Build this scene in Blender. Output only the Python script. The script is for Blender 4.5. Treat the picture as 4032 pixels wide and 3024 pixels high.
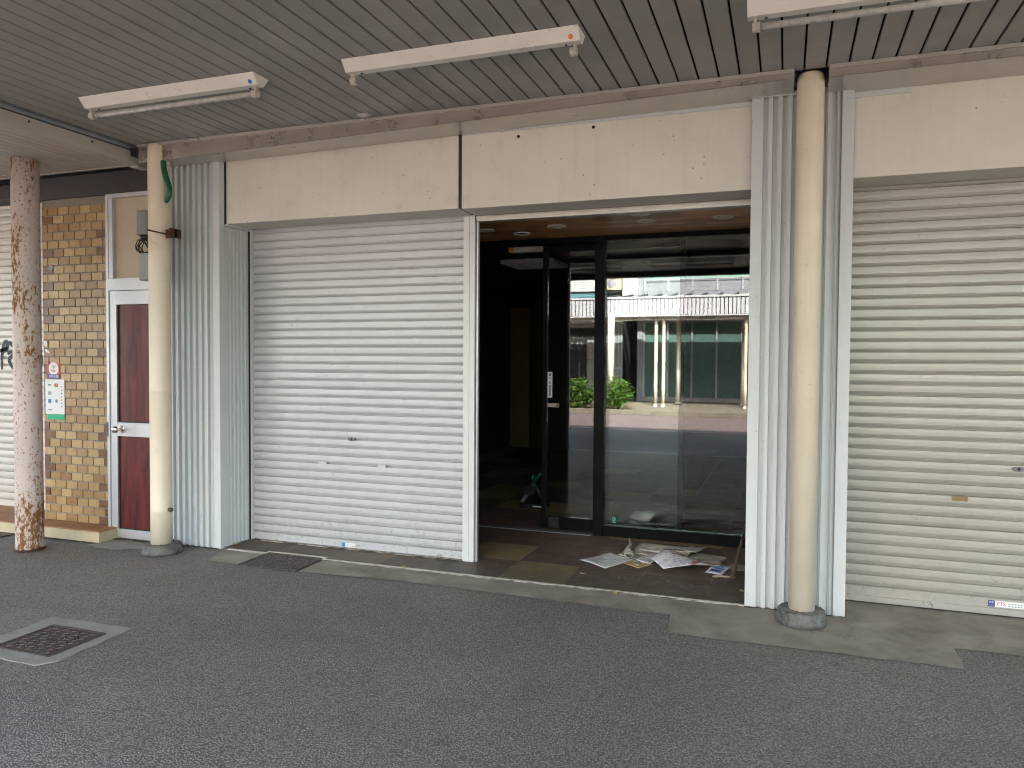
import bpy, bmesh, math, random
from mathutils import Vector, Matrix

# ------------------------------------------------------------------ scene, camera, light
scn = bpy.context.scene
for o in list(bpy.data.objects):
    bpy.data.objects.remove(o)
COL = scn.collection
random.seed(7)

YAW, PITCH, ROLL = 0.34414, 0.03063, 0.006285
cam_d = bpy.data.cameras.new('camera')
cam_d.sensor_width = 36.0
cam_d.lens = 26.775
cam_d.clip_start = 0.05
cam_d.clip_end = 500
cam = bpy.data.objects.new('camera', cam_d)
COL.objects.link(cam)
fwd = Vector((-math.sin(YAW) * math.cos(PITCH), math.cos(YAW) * math.cos(PITCH), -math.sin(PITCH)))
rt = Vector((math.cos(YAW), math.sin(YAW), 0))
up = rt.cross(fwd)
r2 = math.cos(ROLL) * rt + math.sin(ROLL) * up
u2 = -math.sin(ROLL) * rt + math.cos(ROLL) * up
cam.matrix_world = Matrix((
    (r2.x, u2.x, -fwd.x, 0.0),
    (r2.y, u2.y, -fwd.y, -4.9),
    (r2.z, u2.z, -fwd.z, 1.52),
    (0, 0, 0, 1)))
scn.camera = cam

SUN = Vector((0.36, 1.0, 1.15)).normalized()          # direction towards the sun
world = bpy.data.worlds.new('World')
scn.world = world
world.use_nodes = True
wn = world.node_tree
wn.nodes.clear()
sky = wn.nodes.new('ShaderNodeTexSky')
sky.sky_type = 'NISHITA'
sky.sun_disc = False
sky.sun_elevation = math.asin(SUN.z)
sky.sun_rotation = math.atan2(SUN.x, SUN.y)
sky.air_density = 1.0
sky.dust_density = 4.5
sky.ozone_density = 0.6
bg = wn.nodes.new('ShaderNodeBackground')
bg.inputs[1].default_value = 0.15
wo = wn.nodes.new('ShaderNodeOutputWorld')
wn.links.new(sky.outputs[0], bg.inputs[0])
wn.links.new(bg.outputs[0], wo.inputs[0])

sun_d = bpy.data.lights.new('sun', 'SUN')
sun_d.energy = 4.5
sun_d.angle = math.radians(0.5)
sun_d.color = (1.0, 0.95, 0.87)
sun = bpy.data.objects.new('sun', sun_d)
COL.objects.link(sun)
sun.rotation_euler = (-SUN).to_track_quat('-Z', 'Y').to_euler()
sun.location = (0, 0, 20)

vs = scn.view_settings
vs.view_transform = 'Standard'
vs.look = 'None'
vs.gamma = 1.0
vs.exposure = 3.6
vs.use_curve_mapping = False
scn.render.engine = 'CYCLES'
cy = scn.cycles
cy.use_denoising = True
cy.max_bounces = 6
cy.diffuse_bounces = 3
cy.glossy_bounces = 4
scn.cycles.pixel_filter_type = 'BLACKMAN_HARRIS'
scn.cycles.filter_width = 1.05
cy.transparent_max_bounces = 16
cy.transmission_bounces = 6
cy.sample_clamp_indirect = 3.0
cy.use_guiding = True
cy.guiding_training_samples = 24
cy.use_adaptive_sampling = True
cy.adaptive_threshold = 0.02
world.cycles.sampling_method = 'NONE'
cy.caustics_reflective = False
cy.caustics_refractive = False

# ------------------------------------------------------------------ materials
class NT:
    def __init__(s, name):
        s.m = bpy.data.materials.new(name)
        s.m.use_nodes = True
        s.t = s.m.node_tree
        s.t.nodes.clear()
        s.out = s.t.nodes.new('ShaderNodeOutputMaterial')
        s._pos = None
    def n(s, kind, **kw):
        nd = s.t.nodes.new('ShaderNode' + kind)
        for k, v in kw.items():
            setattr(nd, k, v)
        return nd
    def l(s, a, b):
        s.t.links.new(a, b)
    def setv(s, sock, v):
        if hasattr(v, 'is_output') or isinstance(v, bpy.types.NodeSocket):
            s.l(v, sock)
        else:
            if isinstance(v, (tuple, list)) and len(v) == 3 and sock.type == 'RGBA':
                v = (*v, 1)
            sock.default_value = v
    def pos(s, scale=(1, 1, 1)):
        if s._pos is None:
            s._pos = s.n('NewGeometry').outputs['Position']
        mp = s.n('Mapping')
        mp.inputs['Scale'].default_value = scale
        s.l(s._pos, mp.inputs[0])
        return mp.outputs[0]
    def noise(s, scale=5, detail=4, rough=.6, st=(1, 1, 1), dist=0):
        nd = s.n('TexNoise')
        s.l(s.pos(st), nd.inputs['Vector'])
        nd.inputs['Scale'].default_value = scale
        nd.inputs['Detail'].default_value = detail
        nd.inputs['Roughness'].default_value = rough
        nd.inputs['Distortion'].default_value = dist
        return nd.outputs[0]
    def voro(s, scale=5, st=(1, 1, 1), feature='F1', out='Distance', rnd=1):
        nd = s.n('TexVoronoi', feature=feature)
        s.l(s.pos(st), nd.inputs['Vector'])
        nd.inputs['Scale'].default_value = scale
        nd.inputs['Randomness'].default_value = rnd
        return nd.outputs[out]
    def ramp(s, v, lo, hi, a=0.0, b=1.0):
        nd = s.n('MapRange')
        nd.clamp = True
        s.l(v, nd.inputs[0])
        for i, x in enumerate((lo, hi, a, b)):
            nd.inputs[1 + i].default_value = x
        return nd.outputs[0]
    def math(s, op, a, b=0.5, c=None):
        nd = s.n('Math', operation=op)
        s.setv(nd.inputs[0], a)
        s.setv(nd.inputs[1], b)
        return nd.outputs[0]
    def mix(s, f, a, b, blend='MIX'):
        nd = s.n('Mix', data_type='RGBA', blend_type=blend)
        s.setv(nd.inputs[0], f)
        s.setv(nd.inputs[6], a)
        s.setv(nd.inputs[7], b)
        return nd.outputs[2]
    def rand(s):
        return s.n('ObjectInfo').outputs['Random']
    def bump(s, h, strength=.3, dist=.01, prev=None):
        nd = s.n('Bump')
        nd.inputs['Strength'].default_value = strength
        nd.inputs['Distance'].default_value = dist
        s.l(h, nd.inputs['Height'])
        if prev is not None:
            s.l(prev, nd.inputs['Normal'])
        return nd.outputs[0]
    def pbsdf(s, col, rough=.6, metal=0.0, normal=None, spec=.5, coat=0, alpha=None):
        p = s.n('BsdfPrincipled')
        s.setv(p.inputs['Base Color'], col)
        s.setv(p.inputs['Roughness'], rough)
        s.setv(p.inputs['Metallic'], metal)
        p.inputs['Specular IOR Level'].default_value = spec
        p.inputs['Coat Weight'].default_value = coat
        if normal is not None:
            s.l(normal, p.inputs['Normal'])
        s.l(p.outputs[0], s.out.inputs[0])
        return p

MATS = {}
def paint(name, col, rough=.5, metal=0.0, var=.10, vs_=2.5, dirt=(.12, .10, .08), dirt_amt=.35, dirt_scale=9,
          dirt_lo=.58, dirt_hi=.8, spots=0.0, spot_scale=60, bump=0.0, bump_scale=200, bst=(1, 1, 1), st=(1, 1, 1), spec=.5,
          rndv=0.0, streak=0.0, streak_col=(.22, .17, .12), crack=0.0, crack_scale=1.6):
    t = NT(name)
    c = t.mix(t.ramp(t.noise(vs_, 5, .6, st), .3, .7), tuple(x * (1 - var) for x in col), tuple(min(1, x * (1 + var * .6)) for x in col))
    if rndv:
        r = t.ramp(t.rand(), 0, 1, 1 - rndv, 1 + rndv * .5)
        c = t.mix(1.0, c, t.n('CombineColor').outputs[0] if False else c, 'MIX')
        hs = t.n('HueSaturation'); t.l(r, hs.inputs['Value']); t.l(c, hs.inputs['Color']); c = hs.outputs[0]
    if dirt_amt:
        d = t.math('MULTIPLY', t.ramp(t.noise(dirt_scale, 8, .72, st, .4), dirt_lo, dirt_hi), dirt_amt)
        c = t.mix(d, c, dirt)
    if spots:
        sp = t.ramp(t.voro(spot_scale), .04, .11, 1, 0)
        gate = t.ramp(t.noise(7, 3, .6), .50, .56)
        sp = t.math('MULTIPLY', t.math('MULTIPLY', sp, gate), spots)
        c = t.mix(sp, c, (.05, .035, .025))
    if streak:
        sk = t.math('MULTIPLY', t.ramp(t.noise(7, 6, .7, (2.2, 2.2, .10), .3), .50, .78), streak)
        c = t.mix(sk, c, streak_col)
    if crack:
        wv = t.n('VectorMath', operation='ADD')
        nz = t.n('TexNoise'); t.l(t.pos(), nz.inputs['Vector']); nz.inputs['Scale'].default_value = 5; nz.inputs['Detail'].default_value = 6
        sc = t.n('VectorMath', operation='SCALE'); t.l(nz.outputs['Color'], sc.inputs[0]); sc.inputs['Scale'].default_value = .35
        t.l(t.pos(), wv.inputs[0]); t.l(sc.outputs[0], wv.inputs[1])
        vo = t.n('TexVoronoi', feature='DISTANCE_TO_EDGE'); t.l(wv.outputs[0], vo.inputs['Vector']); vo.inputs['Scale'].default_value = crack_scale
        ck = t.math('MULTIPLY', t.ramp(vo.outputs['Distance'], .0, .0035, 1, 0), t.math('MULTIPLY', t.ramp(t.noise(1.7, 3, .6), .54, .62), crack))
        c = t.mix(ck, c, (.06, .05, .04))
    nrm = None
    if bump:
        nrm = t.bump(t.noise(bump_scale, 3, .6, bst), bump, .004)
    rr = t.ramp(t.noise(12, 4, .6), .3, .7, rough * .85, min(1, rough * 1.15))
    t.pbsdf(c, rr, metal, nrm, spec)
    MATS[name] = t.m
    return t.m

paint('fascia_paint', (.73, .70, .625), .55, var=.08, vs_=1.2, streak=.10, crack=.22, crack_scale=.9, dirt=(.36, .30, .23), dirt_amt=.35, dirt_scale=5, dirt_lo=.56, dirt_hi=.8, spots=.8, spot_scale=16, bump=.05, bump_scale=90)
paint('pilaster_paint', (.61, .635, .64), .42, var=.025, dirt=(.16, .16, .15), dirt_amt=.5, dirt_scale=14, dirt_lo=.63, dirt_hi=.79, st=(1, 1, .5), spots=.6, spot_scale=22)
paint('column_paint', (.76, .665, .525), .40, var=.07, streak=.09, dirt=(.34, .26, .18), dirt_amt=.45, dirt_scale=13, dirt_lo=.60, dirt_hi=.78, spots=.6, spot_scale=26, bump=.12, bump_scale=70)
paint('white_enamel', (.82, .79, .73), .45, var=.07, dirt=(.2, .15, .1), dirt_amt=.6, dirt_scale=16, dirt_lo=.6, dirt_hi=.78, spots=.7, spot_scale=45)
paint('socket_plastic', (.55, .50, .42), .5, dirt_amt=.6, dirt_scale=40, dirt_lo=.5, dirt_hi=.7)
paint('tube_glass', (.52, .51, .48), .3, dirt=(.12, .11, .10), dirt_amt=.6, dirt_scale=30, dirt_lo=.45, dirt_hi=.75)
paint('concrete', (.31, .285, .235), .8, var=.28, vs_=3, crack=.7, crack_scale=.8, dirt=(.095, .085, .068), dirt_amt=.6, dirt_scale=4, dirt_lo=.44, dirt_hi=.70, spots=.5, spot_scale=20, bump=.25, bump_scale=120)
paint('concrete_base', (.17, .165, .15), .9, var=.35, vs_=12, dirt=(.035, .033, .03), dirt_amt=.8, dirt_scale=13, dirt_lo=.45, dirt_hi=.65, bump=.6, bump_scale=60)
paint('frame_concrete', (.29, .28, .25), .85, var=.2, vs_=7, crack=.4, dirt=(.10, .09, .08), dirt_amt=.6, dirt_scale=22, bump=.3, bump_scale=150)
paint('cast_iron', (.085, .068, .062), .55, .35, var=.25, vs_=12, dirt=(.12, .1, .085), dirt_amt=.6, dirt_scale=30, dirt_lo=.45, dirt_hi=.7, bump=.2, bump_scale=180)
paint('aluminium', (.60, .60, .62), .38, .55, var=.06, vs_=2, dirt=(.25, .24, .23), dirt_amt=.35, dirt_scale=12, st=(1, 1, .3))
paint('guide_rail_paint', (.66, .66, .66), .42, .1, var=.06, dirt=(.15, .14, .13), dirt_amt=.35, dirt_scale=12, st=(1, 1, .3))
paint('dark_frame', (.003, .0035, .004), .5, 0, spec=.10, var=.2, dirt=(.02, .02, .02), dirt_amt=.2, dirt_scale=20, st=(1, 1, .2))
paint('black_gap', (.008, .008, .008), .9, dirt_amt=0)
paint('brown_beam', (.030, .024, .026), .5, var=.2, dirt=(.10, .09, .09), dirt_amt=.25, dirt_scale=7)
paint('mortar', (.27, .235, .20), .95, var=.2, vs_=30, dirt=(.08, .07, .06), dirt_amt=.5, dirt_scale=20, bump=.4, bump_scale=300)
paint('ledge_top', (.36, .17, .075), .7, var=.25, vs_=7, dirt=(.16, .08, .04), dirt_amt=.5, dirt_scale=12, bump=.1)
paint('ledge_side', (.55, .46, .29), .8, var=.15, vs_=7, dirt=(.22, .16, .08), dirt_amt=.55, dirt_scale=10, bump=.15)
paint('transom_board', (.50, .42, .31), .6, var=.1, dirt=(.28, .2, .13), dirt_amt=.55, dirt_scale=6)
paint('grey_plastic', (.27, .28, .27), .5, var=.1, dirt=(.12, .12, .11), dirt_amt=.4, dirt_scale=30)
paint('black_cable', (.012, .012, .012), .45, dirt_amt=0)
paint('green_hose', (.005, .10, .045), .32, var=.1, dirt_amt=0)
paint('rusty_steel', (.075, .03, .02), .8, .2, var=.4, vs_=25, dirt=(.14, .06, .03), dirt_amt=.5, dirt_scale=30)
paint('brass', (.26, .18, .08), .45, .3, var=.15, dirt_amt=.3)
paint('chrome', (.62, .60, .58), .14, 1.0, var=.05, dirt_amt=.1)
paint('white_strip', (.55, .52, .46), .5, .2, var=.15, vs_=20, dirt=(.1, .09, .08), dirt_amt=.6, dirt_scale=25)
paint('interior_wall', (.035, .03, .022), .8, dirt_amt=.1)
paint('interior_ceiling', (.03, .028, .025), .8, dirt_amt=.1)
paint('yellow_wall', (.20, .125, .04), .8, var=.1, dirt_amt=.1)
paint('plate_cover', (.85, .80, .68), .6, var=.15, vs_=30, dirt_amt=.3)
paint('white_plastic', (.72, .72, .72), .4, dirt_amt=.1)
paint('orange_plastic', (.75, .33, .05), .5, dirt_amt=.1)
paint('black_plastic', (.010, .010, .011), .4, dirt_amt=0)
paint('tool_green', (.006, .07, .06), .4, dirt_amt=.1)
paint('tool_grey', (.16, .16, .17), .45, .2, dirt_amt=.2)
paint('street_white', (.50, .50, .52), .6, var=.08, dirt=(.35, .33, .3), dirt_amt=.35, dirt_scale=2)
paint('street_grey', (.26, .27, .30), .6, var=.1, dirt_amt=.2)
paint('street_dark', (.03, .03, .03), .6, dirt_amt=.1)
paint('street_stone', (.40, .39, .37), .45, var=.12, dirt_amt=.3)
paint('kerb_stone', (.18, .155, .12), .9, var=.25, vs_=4, dirt=(.15, .11, .06), dirt_amt=.5)
paint('roof_sheet', (.42, .45, .47), .45, .3, var=.15, dirt=(.2, .12, .08), dirt_amt=.5, dirt_scale=2)
paint('roof_red', (.40, .12, .07), .6, var=.2, dirt_amt=.3)
paint('roof_teal', (.06, .18, .20), .6, var=.2, dirt_amt=.3)
paint('twig', (.20, .13, .07), .9, var=.4, vs_=20, dirt_amt=.2)
paint('building_shell', (.34, .32, .29), .8, var=.1, dirt_amt=.2)
paint('red_lane', (.155, .115, .108), .9, var=.2, vs_=2, dirt=(.09, .07, .065), dirt_amt=.4, dirt_scale=3, bump=.5, bump_scale=250)
paint('road_paint', (.55, .54, .5), .8, var=.2, vs_=30, dirt_amt=.5)
paint('poster_white', (.80, .80, .79), .45, var=.02, dirt_amt=.05)
paint('red_ink', (.70, .06, .05), .5, dirt_amt=0)
paint('blue_ink', (.02, .06, .24), .5, dirt_amt=0)
paint('sky_blue_ink', (.04, .22, .50), .5, dirt_amt=0)
paint('orange_ink', (.80, .25, .04), .5, dirt_amt=0)
paint('green_ink', (.01, .42, .20), .5, dirt_amt=0)
paint('grey_ink', (.22, .22, .24), .6, dirt_amt=0)
paint('black_ink', (.014, .015, .018), .55, dirt_amt=0)
paint('teal_ink', (.03, .42, .36), .5, dirt_amt=0)
paint('envelope', (.50, .38, .18), .7, var=.06, dirt_amt=.15)
paint('leaf_dry', (.46, .33, .15), .7, var=.25, vs_=60, dirt=(.2, .12, .05), dirt_amt=.4, dirt_scale=60)
paint('wood_stick', (.10, .065, .045), .6, var=.25, vs_=20, dirt_amt=.3)
paint('cord', (.42, .33, .25), .9, var=.1, dirt_amt=.2)
paint('floor_disc', (.30, .29, .25), .6, var=.1, dirt_amt=.3)
paint('mirror_shop_glass', (.035, .075, .07), .12, 0, var=.1, dirt_amt=0, spec=.6)
paint('shop_film', (.10, .17, .155), .25, 0, var=.08, dirt_amt=0, spec=.5)
paint('blind_green', (.22, .42, .36), .6, var=.08, dirt_amt=0)

def asphalt(name, base, chip=.5):
    t = NT(name)
    v = t.voro(115, out='Color')
    vd = t.voro(115)
    sep = t.n('SeparateColor'); t.l(v, sep.inputs[0])
    big = t.ramp(t.noise(.55, 6, .65, (1, 1, 1), .4), .32, .68)
    tint = t.mix(big, tuple(x * .66 for x in base), tuple(x * 1.20 for x in base))
    # rusty brown mottling and darker repair patches
    tint = t.mix(t.math('MULTIPLY', t.ramp(t.noise(1.3, 6, .7, (1, 1, 1), .8), .47, .62), .75), tint, (base[0] * 1.02, base[1] * .84, base[2] * .70))
    tint = t.mix(t.math('MULTIPLY', t.ramp(t.noise(.9, 3, .6, (1, 1.8, 1), 1.2), .57, .64), .38), tint, tuple(x * .55 for x in base))
    c = t.mix(t.ramp(sep.outputs[0], 0, 1, .25, .95), tuple(x * .6 for x in base), tint)
    c = t.mix(t.ramp(vd, .28, .62, 0, .72), c, tuple(x * .22 for x in base))
    light = t.math('GREATER_THAN', sep.outputs[1], .975)
    c = t.mix(t.math('MULTIPLY', light, t.ramp(vd, .2, .45, .75, 0)), c, (chip, chip * .98, chip * .94))
    st = t.ramp(t.noise(2.6, 7, .75), .64, .72)
    c = t.mix(t.math('MULTIPLY', st, .45), c, (.035, .033, .03))
    gum = t.math('MULTIPLY', t.ramp(t.voro(1.9), .022, .040, 1, 0), .6)
    c = t.mix(gum, c, (.04, .04, .04))
    wv = t.n('VectorMath', operation='ADD')
    nz = t.n('TexNoise'); t.l(t.pos(), nz.inputs['Vector']); nz.inputs['Scale'].default_value = 4; nz.inputs['Detail'].default_value = 6
    sc = t.n('VectorMath', operation='SCALE'); t.l(nz.outputs['Color'], sc.inputs[0]); sc.inputs['Scale'].default_value = .5
    t.l(t.pos(), wv.inputs[0]); t.l(sc.outputs[0], wv.inputs[1])
    vo = t.n('TexVoronoi', feature='DISTANCE_TO_EDGE'); t.l(wv.outputs[0], vo.inputs['Vector']); vo.inputs['Scale'].default_value = .42
    ck = t.math('MULTIPLY', t.ramp(vo.outputs['Distance'], .0, .004, 1, 0), t.ramp(t.noise(.8, 3, .6), .60, .66))
    c = t.mix(t.math('MULTIPLY', ck, .8), c, (.02, .02, .02))
    h = t.math('ADD', t.ramp(vd, .0, .6, 1, 0), t.math('MULTIPLY', t.noise(45, 3, .6), .6))
    h = t.math('SUBTRACT', h, t.math('MULTIPLY', ck, 1.5))
    nrm = t.bump(h, 1.0, .008)
    t.pbsdf(c, t.ramp(big, 0, 1, .68, .52), 0, nrm, .5)
    MATS[name] = t.m
asphalt('asphalt', (.355, .335, .306), .68)
asphalt('road_asphalt', (.20, .195, .19), .3)

def shutter_mat(name, col, rough, metal=.15):
    t = NT(name)
    c = t.mix(t.ramp(t.noise(1.3, 3, .5), .3, .7), tuple(x * .95 for x in col), tuple(min(1, x * 1.03) for x in col))
    sx = t.n('SeparateXYZ'); t.l(t.pos(), sx.inputs[0])
    low = t.ramp(sx.outputs[2], .0, .40, .06, 0)
    grime = t.math('MULTIPLY', t.ramp(t.math('ADD', t.noise(26, 7, .75, (1, 1, 1), .6), low), .60, .72), .6)
    c = t.mix(grime, c, (.16, .145, .125))
    st = t.math('MULTIPLY', t.ramp(t.noise(9, 5, .7, (1, 1, .05)), .58, .78), .14)
    c = t.mix(st, c, (.22, .20, .17))
    hgt = t.math('ADD', t.noise(75, 2, .5, (1, 1, .7)), t.math('MULTIPLY', t.noise(190, 2, .5, (1.4, 1, .7)), .5))
    nrm = t.bump(hgt, .07, .003)
    t.pbsdf(c, rough, metal, nrm, .6)
    MATS[name] = t.m
shutter_mat('shutter_white', (.545, .55, .565), .36)
shutter_mat('shutter_beige', (.435, .408, .362), .32)
shutter_mat('shutter_cream', (.62, .575, .51), .38)

def ceil_mat(name, col, smudge):
    t = NT(name)
    r = t.ramp(t.rand(), 0, 1, .93, 1.05)
    c = t.mix(t.ramp(t.noise(1.6, 5, .65), .3, .7), tuple(x * .86 for x in col), tuple(x * 1.08 for x in col))
    hs = t.n('HueSaturation'); t.l(r, hs.inputs['Value']); t.l(c, hs.inputs['Color']); c = hs.outputs[0]
    c = t.mix(t.math('MULTIPLY', t.ramp(t.noise(3.2, 7, .7, (1, .5, 1), .5), .5, .75), .55), c, smudge)
    c = t.mix(t.math('MULTIPLY', t.ramp(t.noise(30, 6, .75), .64, .75), .5), c, (.07, .055, .045))
    t.pbsdf(c, t.ramp(t.noise(5, 4, .6), .3, .7, .42, .62), .0, None, .5)
    MATS[name] = t.m
ceil_mat('ceiling_grey', (.335, .328, .300), (.33, .278, .235))
ceil_mat('ceiling_pale', (.52, .485, .435), (.42, .37, .32))

def stainless():
    t = NT('stainless')
    c = t.mix(t.ramp(t.noise(4, 6, .7), .35, .7), (.50, .45, .41), (.45, .395, .355))
    t.pbsdf(c, t.ramp(t.noise(9, 4, .6), .3, .7, .22, .42), .85)
    MATS['stainless'] = t.m
stainless()
paint('soffit_metal', (.55, .52, .48), .32, .5, var=.10, vs_=2.5, dirt=(.3, .26, .22), dirt_amt=.3, dirt_scale=6)

def rust_pole():
    t = NT('rusted_paint')
    c = t.mix(t.ramp(t.noise(2.5, 4, .6), .3, .7), (.50, .42, .395), (.59, .505, .47))
    fine = t.noise(40, 9, .72, (1, 1, .55), .4)
    gate = t.noise(4.5, 4, .6, (1, 1, .3), .3)
    mask = t.math('ADD', fine, t.math('MULTIPLY', t.math('SUBTRACT', gate, .48), .85))
    halo = t.ramp(mask, .53, .66)
    rust = t.mix(t.noise(70, 5, .7), (.085, .032, .014), (.34, .16, .05))
    c = t.mix(t.math('MULTIPLY', halo, .8), c, (.42, .25, .11))
    core = t.ramp(mask, .595, .64)
    sp = t.ramp(t.voro(42, (1, 1, .8)), .14, .30, 1, 0)
    sp = t.math('MULTIPLY', sp, t.ramp(t.noise(6, 5, .7, (1, 1, .4)), .46, .54))
    m2 = t.math('MAXIMUM', core, sp)
    c = t.mix(m2, c, rust)
    nrm = t.bump(t.math('ADD', t.math('MULTIPLY', m2, -1), t.math('MULTIPLY', t.noise(120, 3, .6), .25)), .5, .004)
    t.pbsdf(c, t.ramp(m2, 0, 1, .5, .9), 0, nrm, .4)
    MATS['rusted_paint'] = t.m
rust_pole()

def brick_tile():
    t = NT('glazed_tile')
    r = t.rand()
    cr = t.n('ValToRGB')
    e = cr.color_ramp
    e.interpolation = 'CONSTANT'
    stops = [(0, (.47, .310, .135)), (.22, (.37, .235, .100)), (.40, (.51, .355, .165)), (.58, (.34, .205, .085)), (.72, (.42, .275, .115)), (.90, (.31, .165, .055))]
    e.elements[0].position = 0; e.elements[0].color = (*stops[0][1], 1)
    e.elements[1].position = stops[1][0]; e.elements[1].color = (*stops[1][1], 1)
    for p, c in stops[2:]:
        x = e.elements.new(p); x.color = (*c, 1)
    t.l(r, cr.inputs[0])
    c = cr.outputs[0]
    c = t.mix(t.ramp(t.noise(45, 5, .7), .35, .7, 0, .3), c, (.30, .17, .06))
    d = t.math('MULTIPLY', t.ramp(t.noise(10, 8, .75, (1, 1, .5), .8), .60, .68), .75)
    c = t.mix(d, c, (.10, .07, .05))
    t.pbsdf(c, t.ramp(t.noise(20, 4, .6), .3, .7, .22, .42), 0, t.bump(t.noise(30, 3, .5), .12, .004), .5)
    MATS['glazed_tile'] = t.m
brick_tile()
paint('glazed_tile_brown', (.20, .095, .032), .3, var=.35, vs_=30, dirt=(.06, .04, .03), dirt_amt=.6, dirt_scale=14, dirt_lo=.5, dirt_hi=.65)

def wood(name, a, b, st, scale, rough=.4):
    t = NT(name)
    n1 = t.noise(scale, 6, .65, st, .6)
    n2 = t.noise(scale * 4, 4, .7, st)
    c = t.mix(t.ramp(n1, .34, .66), a, b)
    c = t.mix(t.ramp(n2, .5, .72, 0, .45), c, tuple(x * .45 for x in a))
    r = t.ramp(t.rand(), 0, 1, .55, 1.25)
    hs = t.n('HueSaturation'); t.l(r, hs.inputs['Value']); t.l(c, hs.inputs['Color'])
    t.pbsdf(hs.outputs[0], rough, 0, None, .5)
    MATS[name] = t.m
wood('plank_wood', (.42, .215, .08), (.64, .36, .14), (.8, 6, 6), 5, .38)

def door_wood():
    t = NT('mahogany_laminate')
    n1 = t.noise(5, 6, .6, (3.2, 3.2, .45), .5)
    n2 = t.noise(30, 5, .7, (3, 3, .12))
    c = t.mix(t.ramp(n1, .35, .68), (.050, .009, .010), (.165, .030, .022))
    c = t.mix(t.ramp(n2, .5, .75, 0, .5), c, (.03, .007, .008))
    t.pbsdf(c, .32, 0, None, .5)
    MATS['mahogany_laminate'] = t.m
door_wood()

def floor_tile(name, a, b, dusty):
    t = NT(name)
    c = t.mix(t.ramp(t.noise(6, 7, .7), .3, .7), a, b)
    c = t.mix(t.math('MULTIPLY', t.ramp(t.noise(3.2, 7, .7), .50, .72), .55), c, dusty)
    c = t.mix(t.math('MULTIPLY', t.ramp(t.noise(18, 6, .75), .62, .72), .45), c, (.03, .026, .02))
    # worn and dusty along the open front edge
    sx = t.n('SeparateXYZ'); t.l(t.pos(), sx.inputs[0])
    e = t.ramp(t.math('ADD', sx.outputs[1], t.math('MULTIPLY', t.noise(3, 6, .7), .5)), .45, .85, .6, 0)
    c = t.mix(e, c, (.10, .092, .072))
    t.pbsdf(c, t.ramp(t.noise(8, 5, .6), .3, .7, .45, .7), 0, t.bump(t.noise(60, 3, .6), .08, .004), .4)
    MATS[name] = t.m
floor_tile('tile_brown', (.085, .055, .044), (.115, .078, .063), (.13, .11, .092))
floor_tile('tile_mustard', (.19, .142, .075), (.24, .185, .10), (.155, .13, .085))

def glass(name, wav=.0, tint=(.93, .97, .96)):
    t = NT(name)
    nrm = t.bump(t.noise(1.3, 2, .4, (1.2, 1, .55)), wav, .05) if wav else None
    fr = t.n('Fresnel'); fr.inputs[0].default_value = 1.52
    gl = t.n('BsdfGlossy'); gl.inputs['Roughness'].default_value = 0.0
    gl.inputs['Color'].default_value = (1, 1, 1, 1)
    tr = t.n('BsdfTransparent'); tr.inputs[0].default_value = (*tint, 1)
    mx = t.n('MixShader')
    if nrm is not None:
        t.l(nrm, gl.inputs['Normal'])
    t.l(t.math('MULTIPLY', fr.outputs[0], 1.15), mx.inputs[0]); t.l(tr.outputs[0], mx.inputs[1]); t.l(gl.outputs[0], mx.inputs[2])
    t.l(mx.outputs[0], t.out.inputs[0])
    MATS[name] = t.m
glass('pane_glass', .0022)
glass('door_glass', .004)

def sleeve():
    t = NT('clear_sleeve')
    p = t.pbsdf((.62, .64, .65), .15, 0, t.bump(t.noise(22, 3, .6, (1, 1, 1), .8), .6, .02), .6)
    MATS['clear_sleeve'] = t.m
sleeve()

def newsprint(name, base, ink, rows=150):
    t = NT(name)
    tc = t.n('TexCoord')
    br = t.n('TexBrick')
    t.l(tc.outputs['Object'], br.inputs['Vector'])
    br.inputs['Scale'].default_value = rows
    br.inputs['Color1'].default_value = (1, 1, 1, 1)
    br.inputs['Color2'].default_value = (.2, .2, .2, 1)
    br.inputs['Mortar'].default_value = (1, 1, 1, 1)
    br.inputs['Mortar Size'].default_value = .035
    br.inputs['Brick Width'].default_value = 1.3
    br.inputs['Row Height'].default_value = .8
    nz = t.n('TexNoise'); t.l(tc.outputs['Object'], nz.inputs['Vector']); nz.inputs['Scale'].default_value = 13
    gate = t.ramp(nz.outputs[0], .44, .5)
    f = t.math('MULTIPLY', t.math('SUBTRACT', 1.0, br.outputs[0]), t.math('MULTIPLY', gate, .8))
    c = t.mix(f, base, ink)
    nz2 = t.n('TexNoise'); t.l(tc.outputs['Object'], nz2.inputs['Vector']); nz2.inputs['Scale'].default_value = 9
    t.l(t.mix(t.ramp(nz2.outputs[0], .66, .68, 0, .75), c, (.42, .10, .08)), NT_dummy(t))
    MATS[name] = t.m
def NT_dummy(t):
    p = t.pbsdf((1, 1, 1), .75, 0, t.bump(t.noise(25, 3, .6), .25, .006), .2)
    return p.inputs['Base Color']
newsprint('newsprint', (.52, .50, .44), (.05, .05, .05))
newsprint('leaflet', (.80, .81, .86), (.14, .15, .18), 90)

def leaf_mat():
    t = NT('shrub_leaf')
    nz = t.noise(14, 3, .6)
    c = t.mix(t.ramp(nz, .35, .7), (.035, .10, .012), (.16, .30, .035))
    p = t.n('BsdfPrincipled'); t.l(c, p.inputs['Base Color']); p.inputs['Roughness'].default_value = .5
    tl = t.n('BsdfTranslucent'); t.l(c, tl.inputs[0])
    mx = t.n('MixShader'); mx.inputs[0].default_value = .3
    t.l(p.outputs[0], mx.inputs[1]); t.l(tl.outputs[0], mx.inputs[2]); t.l(mx.outputs[0], t.out.inputs[0])
    MATS['shrub_leaf'] = t.m
leaf_mat()

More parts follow.
